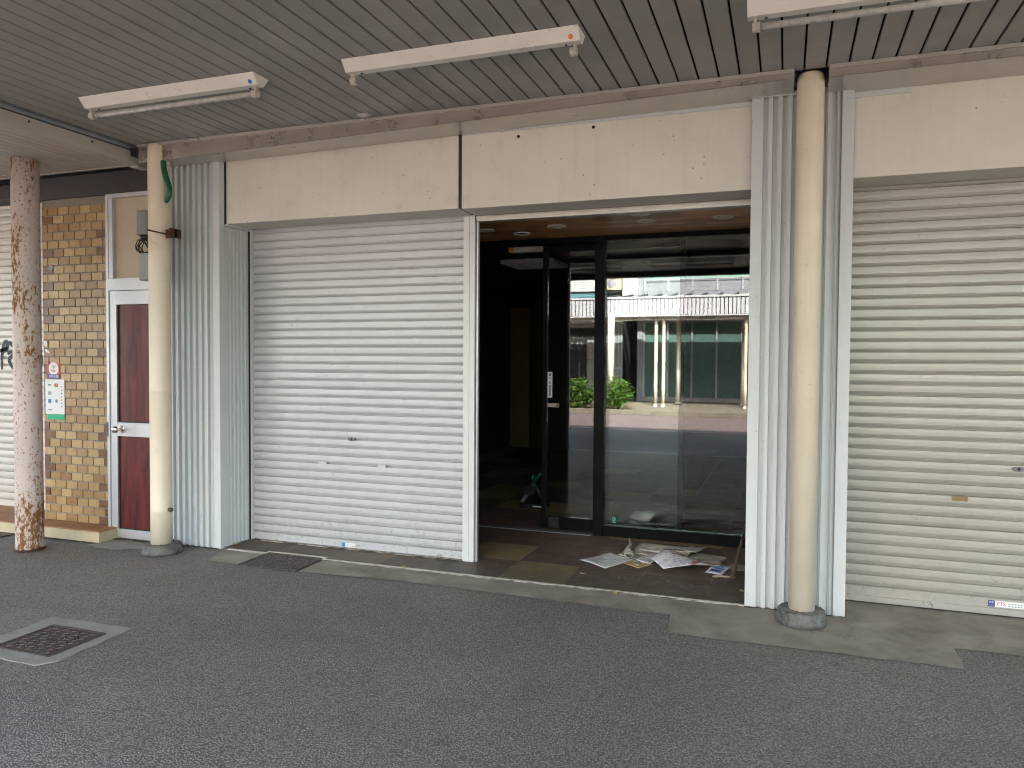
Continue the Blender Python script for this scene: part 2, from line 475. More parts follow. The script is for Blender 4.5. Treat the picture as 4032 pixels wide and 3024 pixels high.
def white_tile():
    t = NT('white_wall_tile')
    br = t.n('TexBrick'); t.l(t.pos((1, 1, 1)), br.inputs['Vector'])
    sx = t.n('SeparateXYZ'); t.l(t.pos(), sx.inputs[0])
    cb = t.n('CombineXYZ'); t.l(sx.outputs[0], cb.inputs[0]); t.l(sx.outputs[2], cb.inputs[1])
    t.l(cb.outputs[0], br.inputs['Vector'])
    br.offset = 0
    br.inputs['Scale'].default_value = 9
    br.inputs['Brick Width'].default_value = 1; br.inputs['Row Height'].default_value = 1
    br.inputs['Mortar Size'].default_value = .06
    br.inputs['Color1'].default_value = (.7, .7, .68, 1); br.inputs['Color2'].default_value = (.66, .66, .64, 1)
    br.inputs['Mortar'].default_value = (.2, .2, .2, 1)
    t.pbsdf(br.outputs[0], .4)
    MATS['white_wall_tile'] = t.m
white_tile()

# ------------------------------------------------------------------ mesh helpers
class MB:
    def __init__(s):
        s.v = []; s.f = []; s.smooth = []
    def add(s, vs, fs, smooth=False):
        k = len(s.v)
        s.v += [tuple(p) for p in vs]
        s.f += [tuple(i + k for i in f) for f in fs]
        s.smooth += [smooth] * len(fs)
        return s
    def box(s, x0, x1, y0, y1, z0, z1):
        return s.add([(x0, y0, z0), (x1, y0, z0), (x1, y1, z0), (x0, y1, z0), (x0, y0, z1), (x1, y0, z1), (x1, y1, z1), (x0, y1, z1)],
                     [(0, 3, 2, 1), (4, 5, 6, 7), (0, 1, 5, 4), (1, 2, 6, 5), (2, 3, 7, 6), (3, 0, 4, 7)])
    def prism(s, poly, a, b, axis):
        """poly = list of 2-D points; extruded along axis from a to b. x:(y,z) y:(x,z) z:(x,y)"""
        def P(p, t):
            return {'x': (t, p[0], p[1]), 'y': (p[0], t, p[1]), 'z': (p[0], p[1], t)}[axis]
        n = len(poly)
        vs = [P(p, a) for p in poly] + [P(p, b) for p in poly]
        fs = [tuple(range(n))[::-1], tuple(range(n, 2 * n))] + [(i, (i + 1) % n, n + (i + 1) % n, n + i) for i in range(n)]
        return s.add(vs, fs)
    def loft(s, A, B):
        n = len(A)
        return s.add(list(A) + list(B), [tuple(range(n))[::-1], tuple(range(n, 2 * n))] + [(i, (i + 1) % n, n + (i + 1) % n, n + i) for i in range(n)])
    def lathe(s, cx, cy, prof, n=32, cap=True, jit=0):
        vs = []; fs = []
        for (r, z) in prof:
            for i in range(n):
                a = 2 * math.pi * i / n
                rr = r * (1 + random.uniform(-jit, jit))
                vs.append((cx + rr * math.cos(a), cy + rr * math.sin(a), z + (random.uniform(-jit, jit) * .3 if jit else 0)))
        m = len(prof)
        for j in range(m - 1):
            for i in range(n):
                fs.append((j * n + i, j * n + (i + 1) % n, (j + 1) * n + (i + 1) % n, (j + 1) * n + i))
        s.add(vs, fs, True)
        if cap:
            k = len(s.v) - n * m
            s.f.append(tuple(k + i for i in range(n))[::-1]); s.smooth.append(False)
            s.f.append(tuple(k + (m - 1) * n + i for i in range(n))); s.smooth.append(False)
        return s
    def tube(s, path, r, n=10, cap=True):
        pts = [Vector(p) for p in path]
        rs = r if isinstance(r, (list, tuple)) else [r] * len(pts)
        vs = []; fs = []
        ref = None
        for i, p in enumerate(pts):
            d = (pts[min(i + 1, len(pts) - 1)] - pts[max(i - 1, 0)]).normalized()
            if ref is None:
                ref = Vector((0, 0, 1)) if abs(d.z) < .9 else Vector((1, 0, 0))
            a = d.cross(ref).normalized(); b = a.cross(d).normalized(); ref = b
            for k in range(n):
                t = 2 * math.pi * k / n
                vs.append(p + (a * math.cos(t) + b * math.sin(t)) * rs[i])
        for i in range(len(pts) - 1):
            for k in range(n):
                fs.append((i * n + k, i * n + (k + 1) % n, (i + 1) * n + (k + 1) % n, (i + 1) * n + k))
        s.add(vs, fs, True)
        if cap:
            k0 = len(s.v) - n * len(pts)
            s.f.append(tuple(k0 + i for i in range(n))[::-1]); s.smooth.append(False)
            s.f.append(tuple(len(s.v) - n + i for i in range(n))); s.smooth.append(False)
        return s
    def disc(s, c, nrm, r, n=24, th=.0, ry=None):
        c = Vector(c); d = Vector(nrm).normalized()
        a = d.cross(Vector((0, 0, 1)) if abs(d.z) < .9 else Vector((1, 0, 0))).normalized(); b = d.cross(a)
        ry = ry or r
        ring = [c + a * (r * math.cos(2 * math.pi * i / n)) + b * (ry * math.sin(2 * math.pi * i / n)) for i in range(n)]
        if th:
            return s.loft(ring, [p + d * th for p in ring])
        return s.add(ring, [tuple(range(n))])
    def mesh(s, name, origin=(0, 0, 0), bevel=0.0):
        me = bpy.data.meshes.new(name)
        ox, oy, oz = origin
        me.from_pydata([(x - ox, y - oy, z - oz) for x, y, z in s.v], [], s.f)
        me.polygons.foreach_set('use_smooth', s.smooth)
        bm = bmesh.new(); bm.from_mesh(me)
        bmesh.ops.recalc_face_normals(bm, faces=bm.faces)
        if bevel:
            ed = [e for e in bm.edges if len(e.link_faces) == 2 and e.calc_face_angle(0) > .5]
            bmesh.ops.bevel(bm, geom=ed, offset=bevel, segments=2, affect='EDGES', clamp_overlap=True, profile=.5)
        bm.to_mesh(me); bm.free()
        me.update()
        return me
    def build(s, name, mat, parent=None, bevel=0.0):
        org = ROOT.get(parent.name, (0, 0, 0)) if parent else (0, 0, 0)
        me = s.mesh(name, org, bevel)
        return link(name, me, mat, parent, org)

ROOT = {}
def link(name, me, mat, parent=None, org=(0, 0, 0), loc=None):
    o = bpy.data.objects.new(name, me)
    COL.objects.link(o)
    if mat and not me.materials:
        me.materials.append(MATS[mat])
    if parent is not None:
        o.parent = parent
        ROOT[o.name] = org
        o.location = loc or (0, 0, 0)
    else:
        o.location = loc or org
        ROOT[o.name] = tuple(org)
    return o
def thing(name, loc, label, cat, group=None):
    o = bpy.data.objects.new(name, None)
    COL.objects.link(o)
    o.empty_display_size = .1
    o.location = loc
    ROOT[o.name] = tuple(loc)
    return tag(o, label, cat, group)
def tag(o, label, cat, group=None):
    o['label'] = label; o['category'] = cat
    if group: o['group'] = group
    return o
def struct(o):
    o['kind'] = 'structure'
    return o
def single(mb, name, mat, org, label, cat, group=None, bevel=0.0):
    me = mb.mesh(name, org, bevel)
    o = link(name, me, mat, None, org)
    return tag(o, label, cat, group)
def piece(name, me, mat, parent, at):
    """a repeated piece sharing mesh data (mesh built around 0), placed at world position `at`"""
    r = ROOT[parent.name]
    o = bpy.data.objects.new(name, me)
    COL.objects.link(o)
    if not me.materials:
        me.materials.append(MATS[mat])
    o.parent = parent
    o.location = (at[0] - r[0], at[1] - r[1], at[2] - r[2])
    ROOT[o.name] = tuple(at)
    return o
FONT = None
def text_part(name, body, size, at, rot, mat, parent, extrude=.0006, scale=(1, 1, 1)):
    cu = bpy.data.curves.new(name, 'FONT')
    cu.body = body; cu.size = size; cu.align_x = 'CENTER'; cu.align_y = 'CENTER'; cu.extrude = extrude
    tmp = bpy.data.objects.new(name, cu)
    COL.objects.link(tmp)
    bpy.context.view_layer.update()
    me = bpy.data.meshes.new_from_object(tmp.evaluated_get(bpy.context.evaluated_depsgraph_get()))
    bpy.data.objects.remove(tmp)
    me.materials.clear(); me.materials.append(MATS[mat])
    M = Matrix.Rotation(rot[2], 4, 'Z') @ Matrix.Rotation(rot[1], 4, 'Y') @ Matrix.Rotation(rot[0], 4, 'X') @ Matrix.Diagonal((*scale, 1))
    me.transform(M)
    o = bpy.data.objects.new(name, me); COL.objects.link(o)
    r = ROOT[parent.name]
    o.parent = parent
    o.location = (at[0] - r[0], at[1] - r[1], at[2] - r[2])
    ROOT[o.name] = tuple(at)
    return o
FACE = (math.pi / 2, 0, 0)              # text on a wall, read from the street
FACE_BACK = (math.pi / 2, 0, math.pi)   # text on the far side of the street, read from here

# ------------------------------------------------------------------ ground
def sheet(name, x0, x1, y0, y1, z, mat):
    return struct(link(name, MB().add([(x0, y0, z), (x1, y0, z), (x1, y1, z), (x0, y1, z)], [(0, 1, 2, 3)]).mesh(name), mat))
sheet('pavement', -60, 60, -5.6, 12, 0, 'asphalt')
sheet('road', -60, 60, -120, -5.6, -.004, 'road_asphalt')
sheet('road_lane', -60, 60, -13.35, -8.5, 0.0, 'red_lane')
sheet('road_line', -60, 60, -8.72, -8.62, .004, 'road_paint')
sheet('road_joint', -60, 60, -5.33, -5.29, .004, 'street_dark')
opp = sheet('opposite_pavement', -60, 60, -40, -13.5, .1, 'kerb_stone')

def ragged(poly, step=.06, amp=.008):
    out = []
    for i, p in enumerate(poly):
        q = poly[(i + 1) % len(poly)]
        n = max(1, int(math.hypot(q[0] - p[0], q[1] - p[1]) / step))
        for k in range(n):
            t = k / n
            j = 0 if k == 0 else amp
            out.append((p[0] + (q[0] - p[0]) * t + random.uniform(-j, j), p[1] + (q[1] - p[1]) * t + random.uniform(-j, j)))
    return out
def poly_sheet(name, poly, z, mat, amp=.008):
    pts = ragged(poly, .06, amp)
    return struct(link(name, MB().add([(x, y, z) for x, y in pts], [tuple(range(len(pts)))]).mesh(name), mat))
poly_sheet('concrete_apron', [(-4.16, -.005), (-4.05, -.335), (-3.77, -.33), (-3.77, -.005)], .004, 'concrete', .008)
poly_sheet('concrete_apron', [(-3.27, -.005), (-3.25, -.33), (-2.4, -.27), (-1.6, -.30), (-.62, -.32), (-.60, -.61), (-.36, -.635), (.866, -.62), (.868, -.325), (9, -.30), (9, .60), (.34, .60), (.34, -.005)], .004, 'concrete', .010)
poly_sheet('door_step', [(-5.34, -.03), (-5.30, -.30), (-5.0, -.33), (-4.78, -.20), (-4.75, -.03)], .004, 'frame_concrete', .02)

paint('soil', (.07, .06, .047), .95, var=.4, vs_=30, dirt=(.14, .12, .09), dirt_amt=.5, dirt_scale=40, bump=.5, bump_scale=250)
def soil(x0, x1, y, w, z, seed):
    random.seed(seed)
    n = max(4, int((x1 - x0) / .045))
    a = [(x0 + (x1 - x0) * i / n, y - w * random.uniform(.15, 1.0)) for i in range(n + 1)]
    b = [(x0 + (x1 - x0) * i / n, y) for i in range(n, -1, -1)]
    struct(link('soil', MB().add([(x, yv, z) for x, yv in a + b], [tuple(range(2 * n + 2))]).mesh('soil'), 'soil'))
soil(-4.80, -4.215, -.001, .045, .006, 1)
soil(-.214, .36, -.001, .030, .0085, 2)
soil(.37, 3.0, .356, .03, .0085, 3)
soil(-4.10, -2.28, .333, .028, .0145, 4)
soil(-9.0, -5.27, -.207, .05, .006, 5)
soil(-5.27, -4.80, -.032, .06, .0085, 6)
soil(-4.0, -.25, -.002, .016, .0085, 7)
# entrance floor with its vinyl tiles
ef = struct(link('entrance_floor', MB().box(-4.62, -.05, .012, 9.0, -.05, .004).mesh('entrance_floor'), 'concrete'))
P = .4717
tm = MB().box(.0008, P - .0008, .0008, P - .0008, 0, .003).mesh('floor_tile')
tm2 = MB().box(.0008, P - .0008, .0008, P - .0008, 0, .003).mesh('floor_tile_mustard')
must = {(-1, 1), (0, 0), (-3, 0), (-2, 5), (-1, 5), (-3, 6), (-3, 7), (-4, 9), (-4, 10), (1, 3), (2, 3), (0, 7), (1, 8), (2, 6), (-5, 12), (-2, 8), (-1, 11)}
for i in range(-5, 4):
    for j in range(0, 16):
        x = -1.868 + i * P; y = .035 + j * P
        mu = (i, j) in must
        if x > -.3: continue
        if x + P > -.2:
            MB().box(x + .0008, -.2145, y + .0008, y + P - .0008, .004, .007).build('floor_tile', 'tile_brown', ef)
            continue
        piece('floor_tile', tm2 if mu else tm, 'tile_mustard' if mu else 'tile_brown', ef, (x, y, .004))
strip = MB()
for x0, x1, y0, y1 in ((-4.15, -3.80, 0, .022), (-3.80, -3.78, .0, .065), (-3.78, -3.26, .045, .067), (-3.28, -3.26, 0, .045), (-3.26, -.212, 0, .022)):
    strip.box(x0, x1, y0, y1, .0, .011)
strip.build('metal_sill', 'white_strip', ef)
# sill strip along the closed shutter
MB().box(-4.10, -2.28, .335, .352, .0, .013).build('metal_sill', 'white_strip', ef)
MB().box(-4.6, -1.56, 1.50, 1.57, .0, .014).build('door_track', 'tool_grey', ef)
MB().disc((-.30, .90, .0075), (0, 0, 1), .085, 32, .001).build('floor_disc', 'floor_disc', ef)

# ------------------------------------------------------------------ shop building
sb = thing('shop_building', (-2.2, .4, 0), 'pale shop building with cream fascia and pale blue ribbed pilasters', 'building')
FY = .07
fp = MB().box(-4.205, -2.195, FY, .335, 2.592, 3.16).build('fascia_panel', 'fascia_paint', sb, .004)
fp2 = MB().box(-2.168, -.215, FY, .335, 2.588, 3.16).build('fascia_panel', 'fascia_paint', sb, .004)
MB().box(-2.195, -2.168, FY + .012, .32, 2.60, 3.15).build('fascia_joint', 'brown_beam', sb)
for x, z in ((-1.745, 3.055), (-1.22, 3.068)):
    MB().disc((x, FY - .0005, z), (0, -1, 0), .011, 20, .002).build('bolt_hole', 'black_gap', fp2)
MB().box(.362, 9, FY, .335, 2.615, 3.16).build('fascia_panel', 'fascia_paint', sb, .004)
# metal soffit strips under the fascia and shutter head rails
MB().box(-4.2, -2.27, .335, .43, 2.605, 2.75).build('head_rail', 'guide_rail_paint', sb)
MB().box(-2.165, -.214, .338, .40, 2.563, 2.586).box(-2.165, -.214, .345, .42, 2.548, 2.5628).build('head_rail', 'soffit_metal', sb)
MB().box(.362, 9, .337, .43, 2.64, 2.75).build('head_rail', 'soffit_metal', sb)
# flashing above the fascia
MB().box(-2.16, -.22, FY - .012, FY - .002, 3.098, 3.135).build('flashing', 'pilaster_paint', sb)
MB().box(.36, .66, FY - .012, FY - .002, 3.085, 3.135).build('flashing', 'pilaster_paint', sb)

def rib_profile(x0, x1, edge0, edge1, pitch=.0575, rib=.026, depth=.030, back=.06, y=0.0):
    """front profile (x, y) of a ribbed sheet between x0 and x1, wide flat strips at the ends"""
    pts = [(x0, y + back), (x0, y), (x0 + edge0, y)]
    x = x0 + edge0
    span = (x1 - edge1) - x
    n = max(1, round(span / pitch))
    p = span / n
    for k in range(n):
        a = x + k * p
        pts += [(a + .001, y + depth), (a + .40 * p, y + depth), (a + .42 * p, y + depth * .55), (a + .56 * p, y + depth * .55), (a + .58 * p, y + .002)]
        pts += [(a + p - .0005, y + .002)] if k < n - 1 else []
    pts += [(x1 - edge1 - .001, y + depth), (x1 - edge1, y), (x1, y), (x1, y + back)]
    return pts
pil = MB().prism(rib_profile(-.214, .358, .066, .066), .004, 3.118, 'z').build('pilaster', 'pilaster_paint', sb)
MB().box(-.218, .362, -.012, .05, 3.119, 3.142).build('cap_trim', 'pilaster_paint', pil)
MB().box(-.212, .356, .061, 3.0, .0, 3.19).build('party_wall', 'building_shell', sb)
pil = MB().prism(rib_profile(-4.80, -4.216, .05, .062, .0615), .004, 3.09, 'z').build('pilaster', 'pilaster_paint', sb)
# return of the left pilaster towards the shutter, ribbed too
def rot(pts):  # (x,y) profile -> return face looking +X
    return [(-4.216 - (q[1]), q[0]) for q in pts]
ret = [(-4.216 - .05, .061)]
y = .061
ret += [(-4.216, .061), (-4.216, .10)]
k = 0
yy = .10
while yy < .31:
    ret += [(-4.228, yy + .002), (-4.228, yy + .022), (-4.217, yy + .026), (-4.217, yy + .044)]
    yy += .046
ret += [(-4.217, .345), (-4.266, .345)]
MB().prism(ret, .004, 2.575, 'z').build('corrugated_return', 'pilaster_paint', pil)
MB().box(-4.27, -4.195, .072, .345, 2.576, 2.5915).build('cap_trim', 'pilaster_paint', pil)
MB().box(-4.795, -4.27, .061, 3.0, .0, 3.19).build('party_wall', 'building_shell', sb)

# inside of the shop
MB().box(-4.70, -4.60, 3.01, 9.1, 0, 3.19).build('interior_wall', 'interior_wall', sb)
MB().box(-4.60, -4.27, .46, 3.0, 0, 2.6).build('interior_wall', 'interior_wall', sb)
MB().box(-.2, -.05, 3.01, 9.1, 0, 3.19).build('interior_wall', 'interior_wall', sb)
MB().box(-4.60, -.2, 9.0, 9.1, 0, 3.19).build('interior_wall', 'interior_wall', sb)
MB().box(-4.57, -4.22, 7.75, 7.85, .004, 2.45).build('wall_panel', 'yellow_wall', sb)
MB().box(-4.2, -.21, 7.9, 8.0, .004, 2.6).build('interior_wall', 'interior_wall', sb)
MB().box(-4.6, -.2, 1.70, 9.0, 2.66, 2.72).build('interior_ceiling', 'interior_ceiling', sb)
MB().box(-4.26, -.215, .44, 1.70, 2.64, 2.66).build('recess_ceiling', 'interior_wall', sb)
rc = [o for o in COL.objects if o.name.startswith('recess_ceiling')][0]
random.seed(3)
y = .445
while y < 1.52:
    x = -4.25 + random.uniform(-.5, 0)
    while x < -.22:
        ln = random.uniform(.35, .8)
        a, b = max(x, -4.25), min(x + ln, -.222)
        if b - a > .03:
            MB().box(a, b - .001, y, y + .0885, 2.595, 2.61 + random.uniform(-.0008, .0008) + .03).build('ceiling_plank', 'plank_wood', rc)
        x += ln
    y += .09
for (x, yv, r) in ((-1.735, .585, .078), (-1.735, .975, .078), (-1.016, .665, .078), (-1.02, .96, .078), (-2.35, .98, .078), (-.45, .97, .078)):
    MB().disc((x, yv, 2.5945), (0, 0, -1), r, 32, .004).build('downlight_cover', 'plate_cover', rc)
MB().lathe(-2.11, 1.21, [(.055, 2.594), (.058, 2.588), (.072, 2.586), (.076, 2.594)], 32, False).build('downlight_ring', 'white_plastic', rc)
MB().disc((-2.11, 1.21, 2.5945), (0, 0, -1), .056, 32, .001).build('downlight_well', 'black_gap', rc)
# unseen massing above the shop, added to keep the sun off the arcade
MB().box(-4.80, 9, .34, 10, 3.20, 7.6).build('shade_massing', 'building_shell', sb)
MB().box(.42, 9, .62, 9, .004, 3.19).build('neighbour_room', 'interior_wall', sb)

# ------------------------------------------------------------------ roller shutters
def slat_mesh(x0, x1, name):
    p = [(.034, 0), (.028, 0), (.027, .0078), (.0125, .0086), (.0085, .0160), (.0060, .0168), (.0030, .0255), (.0, .0265), (-.0006, .046), (0, .0660), (.004, .0671), (.034, .0671)]
    return MB().prism([(a, b) for a, b in p], x0, x1, 'x').mesh(name)
def shutter(name, x0, x1, y, z0, n, mat, label, group, origin_x):
    t = thing(name, (origin_x, y, z0), label, 'shutter', group)
    me = slat_mesh(x0 - origin_x, x1 - origin_x, 'slat')
    for k in range(n):
        o = piece('slat', me, mat, t, (origin_x, y + random.uniform(-.0012, .0012), z0 + .062 + k * .0671 + random.uniform(-.0006, .0006)))
        o.rotation_euler = (random.uniform(-.02, .02), random.uniform(-.0006, .0006), 0)
    br = MB().prism([(y - .004, z0 + .002), (y - .004, z0 + .058), (y + .004, z0 + .0615), (y + .034, z0 + .0615), (y + .034, z0 + .002)], x0, x1, 'x').build('bottom_rail', mat, t)
    return t, br
def slot(t, x, z, y, mat='aluminium', w=.070, h=.018):
    o = MB().box(x - w / 2, x + w / 2, y - .007, y - .0015, z - h / 2 - .003, z - h / 2).box(x - w / 2, x + w / 2, y - .007, y - .0015, z + h / 2, z + h / 2 + .003) \
        .box(x - w / 2 - .003, x - w / 2, y - .007, y - .0015, z - h / 2 - .003, z + h / 2 + .003).box(x + w / 2, x + w / 2 + .003, y - .007, y - .0015, z - h / 2 - .003, z + h / 2 + .003) \
        .build('slot_frame', mat, t)
    MB().box(x - w / 2, x + w / 2, y - .004, y - .001, z - h / 2, z + h / 2).build('finger_slot', mat, t)
def lock(t, x, z, y):
    MB().disc((x, y - .001, z), (0, -1, 0), .036, 28, .008, .015).build('lock_plate', 'tool_grey', t, .002)
    MB().disc((x, y - .009, z), (0, -1, 0), .008, 16, .002).build('keyhole', 'black_gap', t)

SY = .375
t, br = shutter('roller_shutter', -4.19, -2.275, SY, .010, 38, 'shutter_white', 'closed white roller shutter beside the dark shop entrance', None, -3.23)
lock(t, -3.242, .885, SY)
slot(t, -3.514, .683, SY, 'shutter_white'); slot(t, -2.973, .683, SY, 'shutter_white')
MB().box(-3.335, -3.305, SY - .0065, SY - .0045, .018, .050).build('sticker_badge', 'sky_blue_ink', br)
MB().box(-3.3, -3.21, SY - .0062, SY - .0045, .018, .050).build('sticker', 'poster_white', br)
text_part('sticker_print', 'S', .028, (-3.275, SY - .0067, .034), FACE, 'red_ink', br)
for kx in range(3):
    MB().box(-3.255 + kx * .016, -3.245 + kx * .016, SY - .0066, SY - .0058, .024, .028).box(-3.255 + kx * .016, -3.245 + kx * .016, SY - .0066, SY - .0058, .036, .040).build('sticker_print', 'grey_ink', br)
MB().box(-4.216, -4.192, SY - .028, SY + .05, .004, 2.60).build('guide_rail', 'guide_rail_paint', t)
MB().box(-4.2155, -4.2, SY - .030, SY - .0285, .004, 2.60).build('painted_shadow_strip', 'black_gap', t)  # thin black strip painted in as the shaded gap beside the guide
# central post that carries the shutter's other guide
gp = MB().prism([(-2.2747, SY - .02), (-2.262, SY - .02), (-2.262, SY - .032), (-2.222, SY - .032), (-2.221, SY - .028), (-2.218, SY - .028), (-2.217, SY - .032), (-2.178, SY - .032), (-2.178, SY + .045), (-2.2747, SY + .045)], .004, 2.60, 'z').build('guide_post', 'guide_rail_paint', t)
MB().box(-2.172, -2.160, SY - .01, SY + .02, .004, 2.555).build('edge_strip', 'aluminium', gp)

t, br = shutter('roller_shutter', .366, 9.0, SY, .045, 38, 'shutter_beige', 'closed beige roller shutter right of the cream column', None, 1.0)
lock(t, 1.319, .893, SY); lock(t, 4.2, .893, SY)
slot(t, 1.015, .696, SY, 'brass', .078, .022)
MB().box(.366, 9.0, SY - .018, SY + .02, .010, .046).build('base_rail', 'soffit_metal', t)
MB().box(1.178, 1.213, SY - .0065, SY - .0045, .055, .092).build('sticker_badge', 'blue_ink', br)
text_part('sticker_print', '防犯', .013, (1.1955, SY - .0068, .080), FACE, 'poster_white', br)
text_part('sticker_print', 'SHUTTER', .0065, (1.1955, SY - .0068, .063), FACE, 'poster_white', br)
MB().box(1.214, 1.42, SY - .0062, SY - .0045, .055, .092).build('sticker', 'poster_white', br)
text_part('sticker_print', 'FTS', .030, (1.247, SY - .0067, .0735), FACE, 'red_ink', br)
for kx in range(8):
    for kz in range(2):
        MB().box(1.284 + kx * .016, 1.294 + kx * .016, SY - .0066, SY - .0060, .062 + kz * .014, .067 + kz * .014).build('sticker_print', 'grey_ink', br)

LY = .30
t, br = shutter('roller_shutter', -9.5, -6.13, LY, .10, 42, 'shutter_cream', 'cream roller shutter with black brush writing behind the rusty pole', None, -7.0)
slot(t, -6.75, .80, LY, 'ledge_side')
MB().box(-6.135, -6.118, LY - .03, LY + .04, .10, 2.96).build('guide_rail', 'aluminium', t)
def stroke(pts, w, par):
    """one brush stroke, a thin ribbon lying against the slats"""
    m = MB()
    Pp = [Vector((p[0], 0, p[1])) for p in pts]
    A = []; Bq = []
    n = len(Pp)
    for i, p in enumerate(Pp):
        d = (Pp[min(i + 1, n - 1)] - Pp[max(i - 1, 0)]).normalized()
        q = Vector((-d.z, 0, d.x))
        ww = w * (.75 + .5 * math.sin(math.pi * (i + .4) / n)) * .5
        A.append(p + q * ww); Bq.append(p - q * ww)
    for i in range(n - 1):
        ring = lambda yy, i=i: [(A[i].x, yy, A[i].z), (A[i + 1].x, yy, A[i + 1].z), (Bq[i + 1].x, yy, Bq[i + 1].z), (Bq[i].x, yy, Bq[i].z)]
        m.loft(ring(LY - .0042), ring(LY - .0026))
    m.build('brush_stroke', 'black_ink', par)
def curve(ctrl, n=24):
    # Catmull-Rom through control points
    c = [ctrl[0]] + list(ctrl) + [ctrl[-1]]
    out = []
    for s_ in range(1, len(c) - 2):
        p0, p1, p2, p3 = c[s_ - 1], c[s_], c[s_ + 1], c[s_ + 2]
        m_ = max(3, n // (len(ctrl) - 1))
        for k_ in range(m_):
            u = k_ / m_
            out.append(tuple(.5 * (2 * p1[a] + (p2[a] - p0[a]) * u + (2 * p0[a] - 5 * p1[a] + 4 * p2[a] - p3[a]) * u * u + (-p0[a] + 3 * p1[a] - 3 * p2[a] + p3[a]) * u ** 3) for a in (0, 1)))
    out.append(ctrl[-1])
    return out
stroke(curve([(-7.10, 1.57), (-7.05, 1.585), (-6.99, 1.60), (-6.955, 1.615)]), .026, t)
stroke(curve([(-7.03, 1.405), (-7.033, 1.48), (-7.025, 1.57), (-6.995, 1.655), (-6.968, 1.672), (-6.952, 1.645), (-6.965, 1.60), (-7.0, 1.575)]), .030, t)
stroke(curve([(-6.935, 1.665), (-6.905, 1.65), (-6.88, 1.62)]), .030, t)
stroke(curve([(-6.955, 1.55), (-6.91, 1.575), (-6.87, 1.57), (-6.90, 1.53), (-6.935, 1.505), (-6.92, 1.46), (-6.87, 1.41), (-6.80, 1.40)]), .030, t)
stroke(curve([(-6.60, 1.50), (-6.54, 1.53), (-6.51, 1.51), (-6.525, 1.47), (-6.56, 1.44)]), .040, t)

# ------------------------------------------------------------------ glass front of the entrance
GY = 1.58
gf = thing('glass_partition', (-.9, GY, .007), 'dark framed fixed glass shopfront mirroring the street', 'window')
fr = MB().box(-1.555, -1.468, GY - .045, GY + .045, .007, 2.60).build('post', 'dark_frame', gf, .003)
MB().box(-1.466, -.216, GY - .04, GY + .04, .007, .098).build('bottom_rail', 'dark_frame', gf, .003)
MB().box(-1.466, -.216, GY - .055, GY - .041, .085, .100).build('glazing_bead', 'dark_frame', gf)
MB().box(-4.25, -1.557, GY - .04, GY + .06, 2.548, 2.594).build('header', 'dark_frame', gf)
MB().box(-1.466, -.216, GY - .04, GY + .04, 2.555, 2.594).build('header', 'dark_frame', gf)
MB().box(-.262, -.216, GY - .041, GY + .041, .099, 2.554).build('side_frame', 'dark_frame', gf)
pn = MB().box(-1.467, -.263, GY - .003, GY + .003, .099, 2.554).build('pane', 'pane_glass', gf)
MB().disc((-1.375, GY - .0045, .155), (0, -1, 0), .017, 20, .001).build('sticker', 'teal_ink', pn)
MB().box(-1.385, -1.373, GY - .0062, GY - .0056, .15, .16).build('sticker_print', 'black_ink', pn)
MB().box(-1.392, -1.358, GY - .0055, GY - .0035, .122, .132).build('sticker', 'teal_ink', pn)
MB().box(-4.25, -2.74, GY - .04, GY + .04, .007, 2.547).build('side_panel', 'dark_frame', gf)

DY = 1.66
sd = thing('sliding_door', (-1.42, DY, .007), 'half open black framed glass sliding door behind the fixed pane', 'door')
MB().box(-2.055, -2.012, DY - .025, DY + .025, .018, 2.545).build('stile', 'dark_frame', sd, .003)
MB().box(-.845, -.80, DY - .025, DY + .025, .018, 2.545).build('stile', 'dark_frame', sd, .003)
brl = MB().box(-2.010, -.847, DY - .024, DY + .024, .018, .118).build('bottom_rail', 'dark_frame', sd, .003)
MB().box(-1.985, -1.89, DY - .028, DY - .0245, .022, .116).build('lock_case', 'black_plastic', brl)
MB().box(-2.010, -.847, DY - .024, DY + .024, 2.49, 2.545).build('top_rail', 'dark_frame', sd)
dp = MB().box(-2.011, -.846, DY - .003, DY + .003, .119, 2.489).build('pane', 'door_glass', sd)
MB().box(-2.01, -1.965, DY - .0045, DY - .0032, 1.19, 1.42).box(-2.0095, -1.9655, DY - .0052, DY - .0046, 1.192, 1.194).build('push_plate', 'white_plastic', sd)
pp = [o for o in COL.objects if o.name.startswith('push_plate')][0]
MB().box(-1.998, -1.977, DY - .0058, DY - .0050, 1.385, 1.41).box(-1.996, -1.979, DY - .0058, DY - .0050, 1.205, 1.305).build('plate_print', 'grey_ink', pp)
text_part('plate_print', '自', .024, (-1.9875, DY - .0056, 1.365), FACE, 'black_ink', pp)
text_part('plate_print', '動', .024, (-1.9875, DY - .0056, 1.325), FACE, 'black_ink', pp)
lt = MB().box(-2.008, -1.90, DY - .0046, DY - .0032, 1.105, 1.14).build('door_label', 'cord', sd)
MB().disc((-1.915, DY - .005, 1.1225), (0, -1, 0), .011, 18, .0006).build('label_print', 'black_ink', lt)
MB().box(-2.0, -1.935, DY - .0052, DY - .0047, 1.112, 1.116).build('label_print', 'grey_ink', lt)

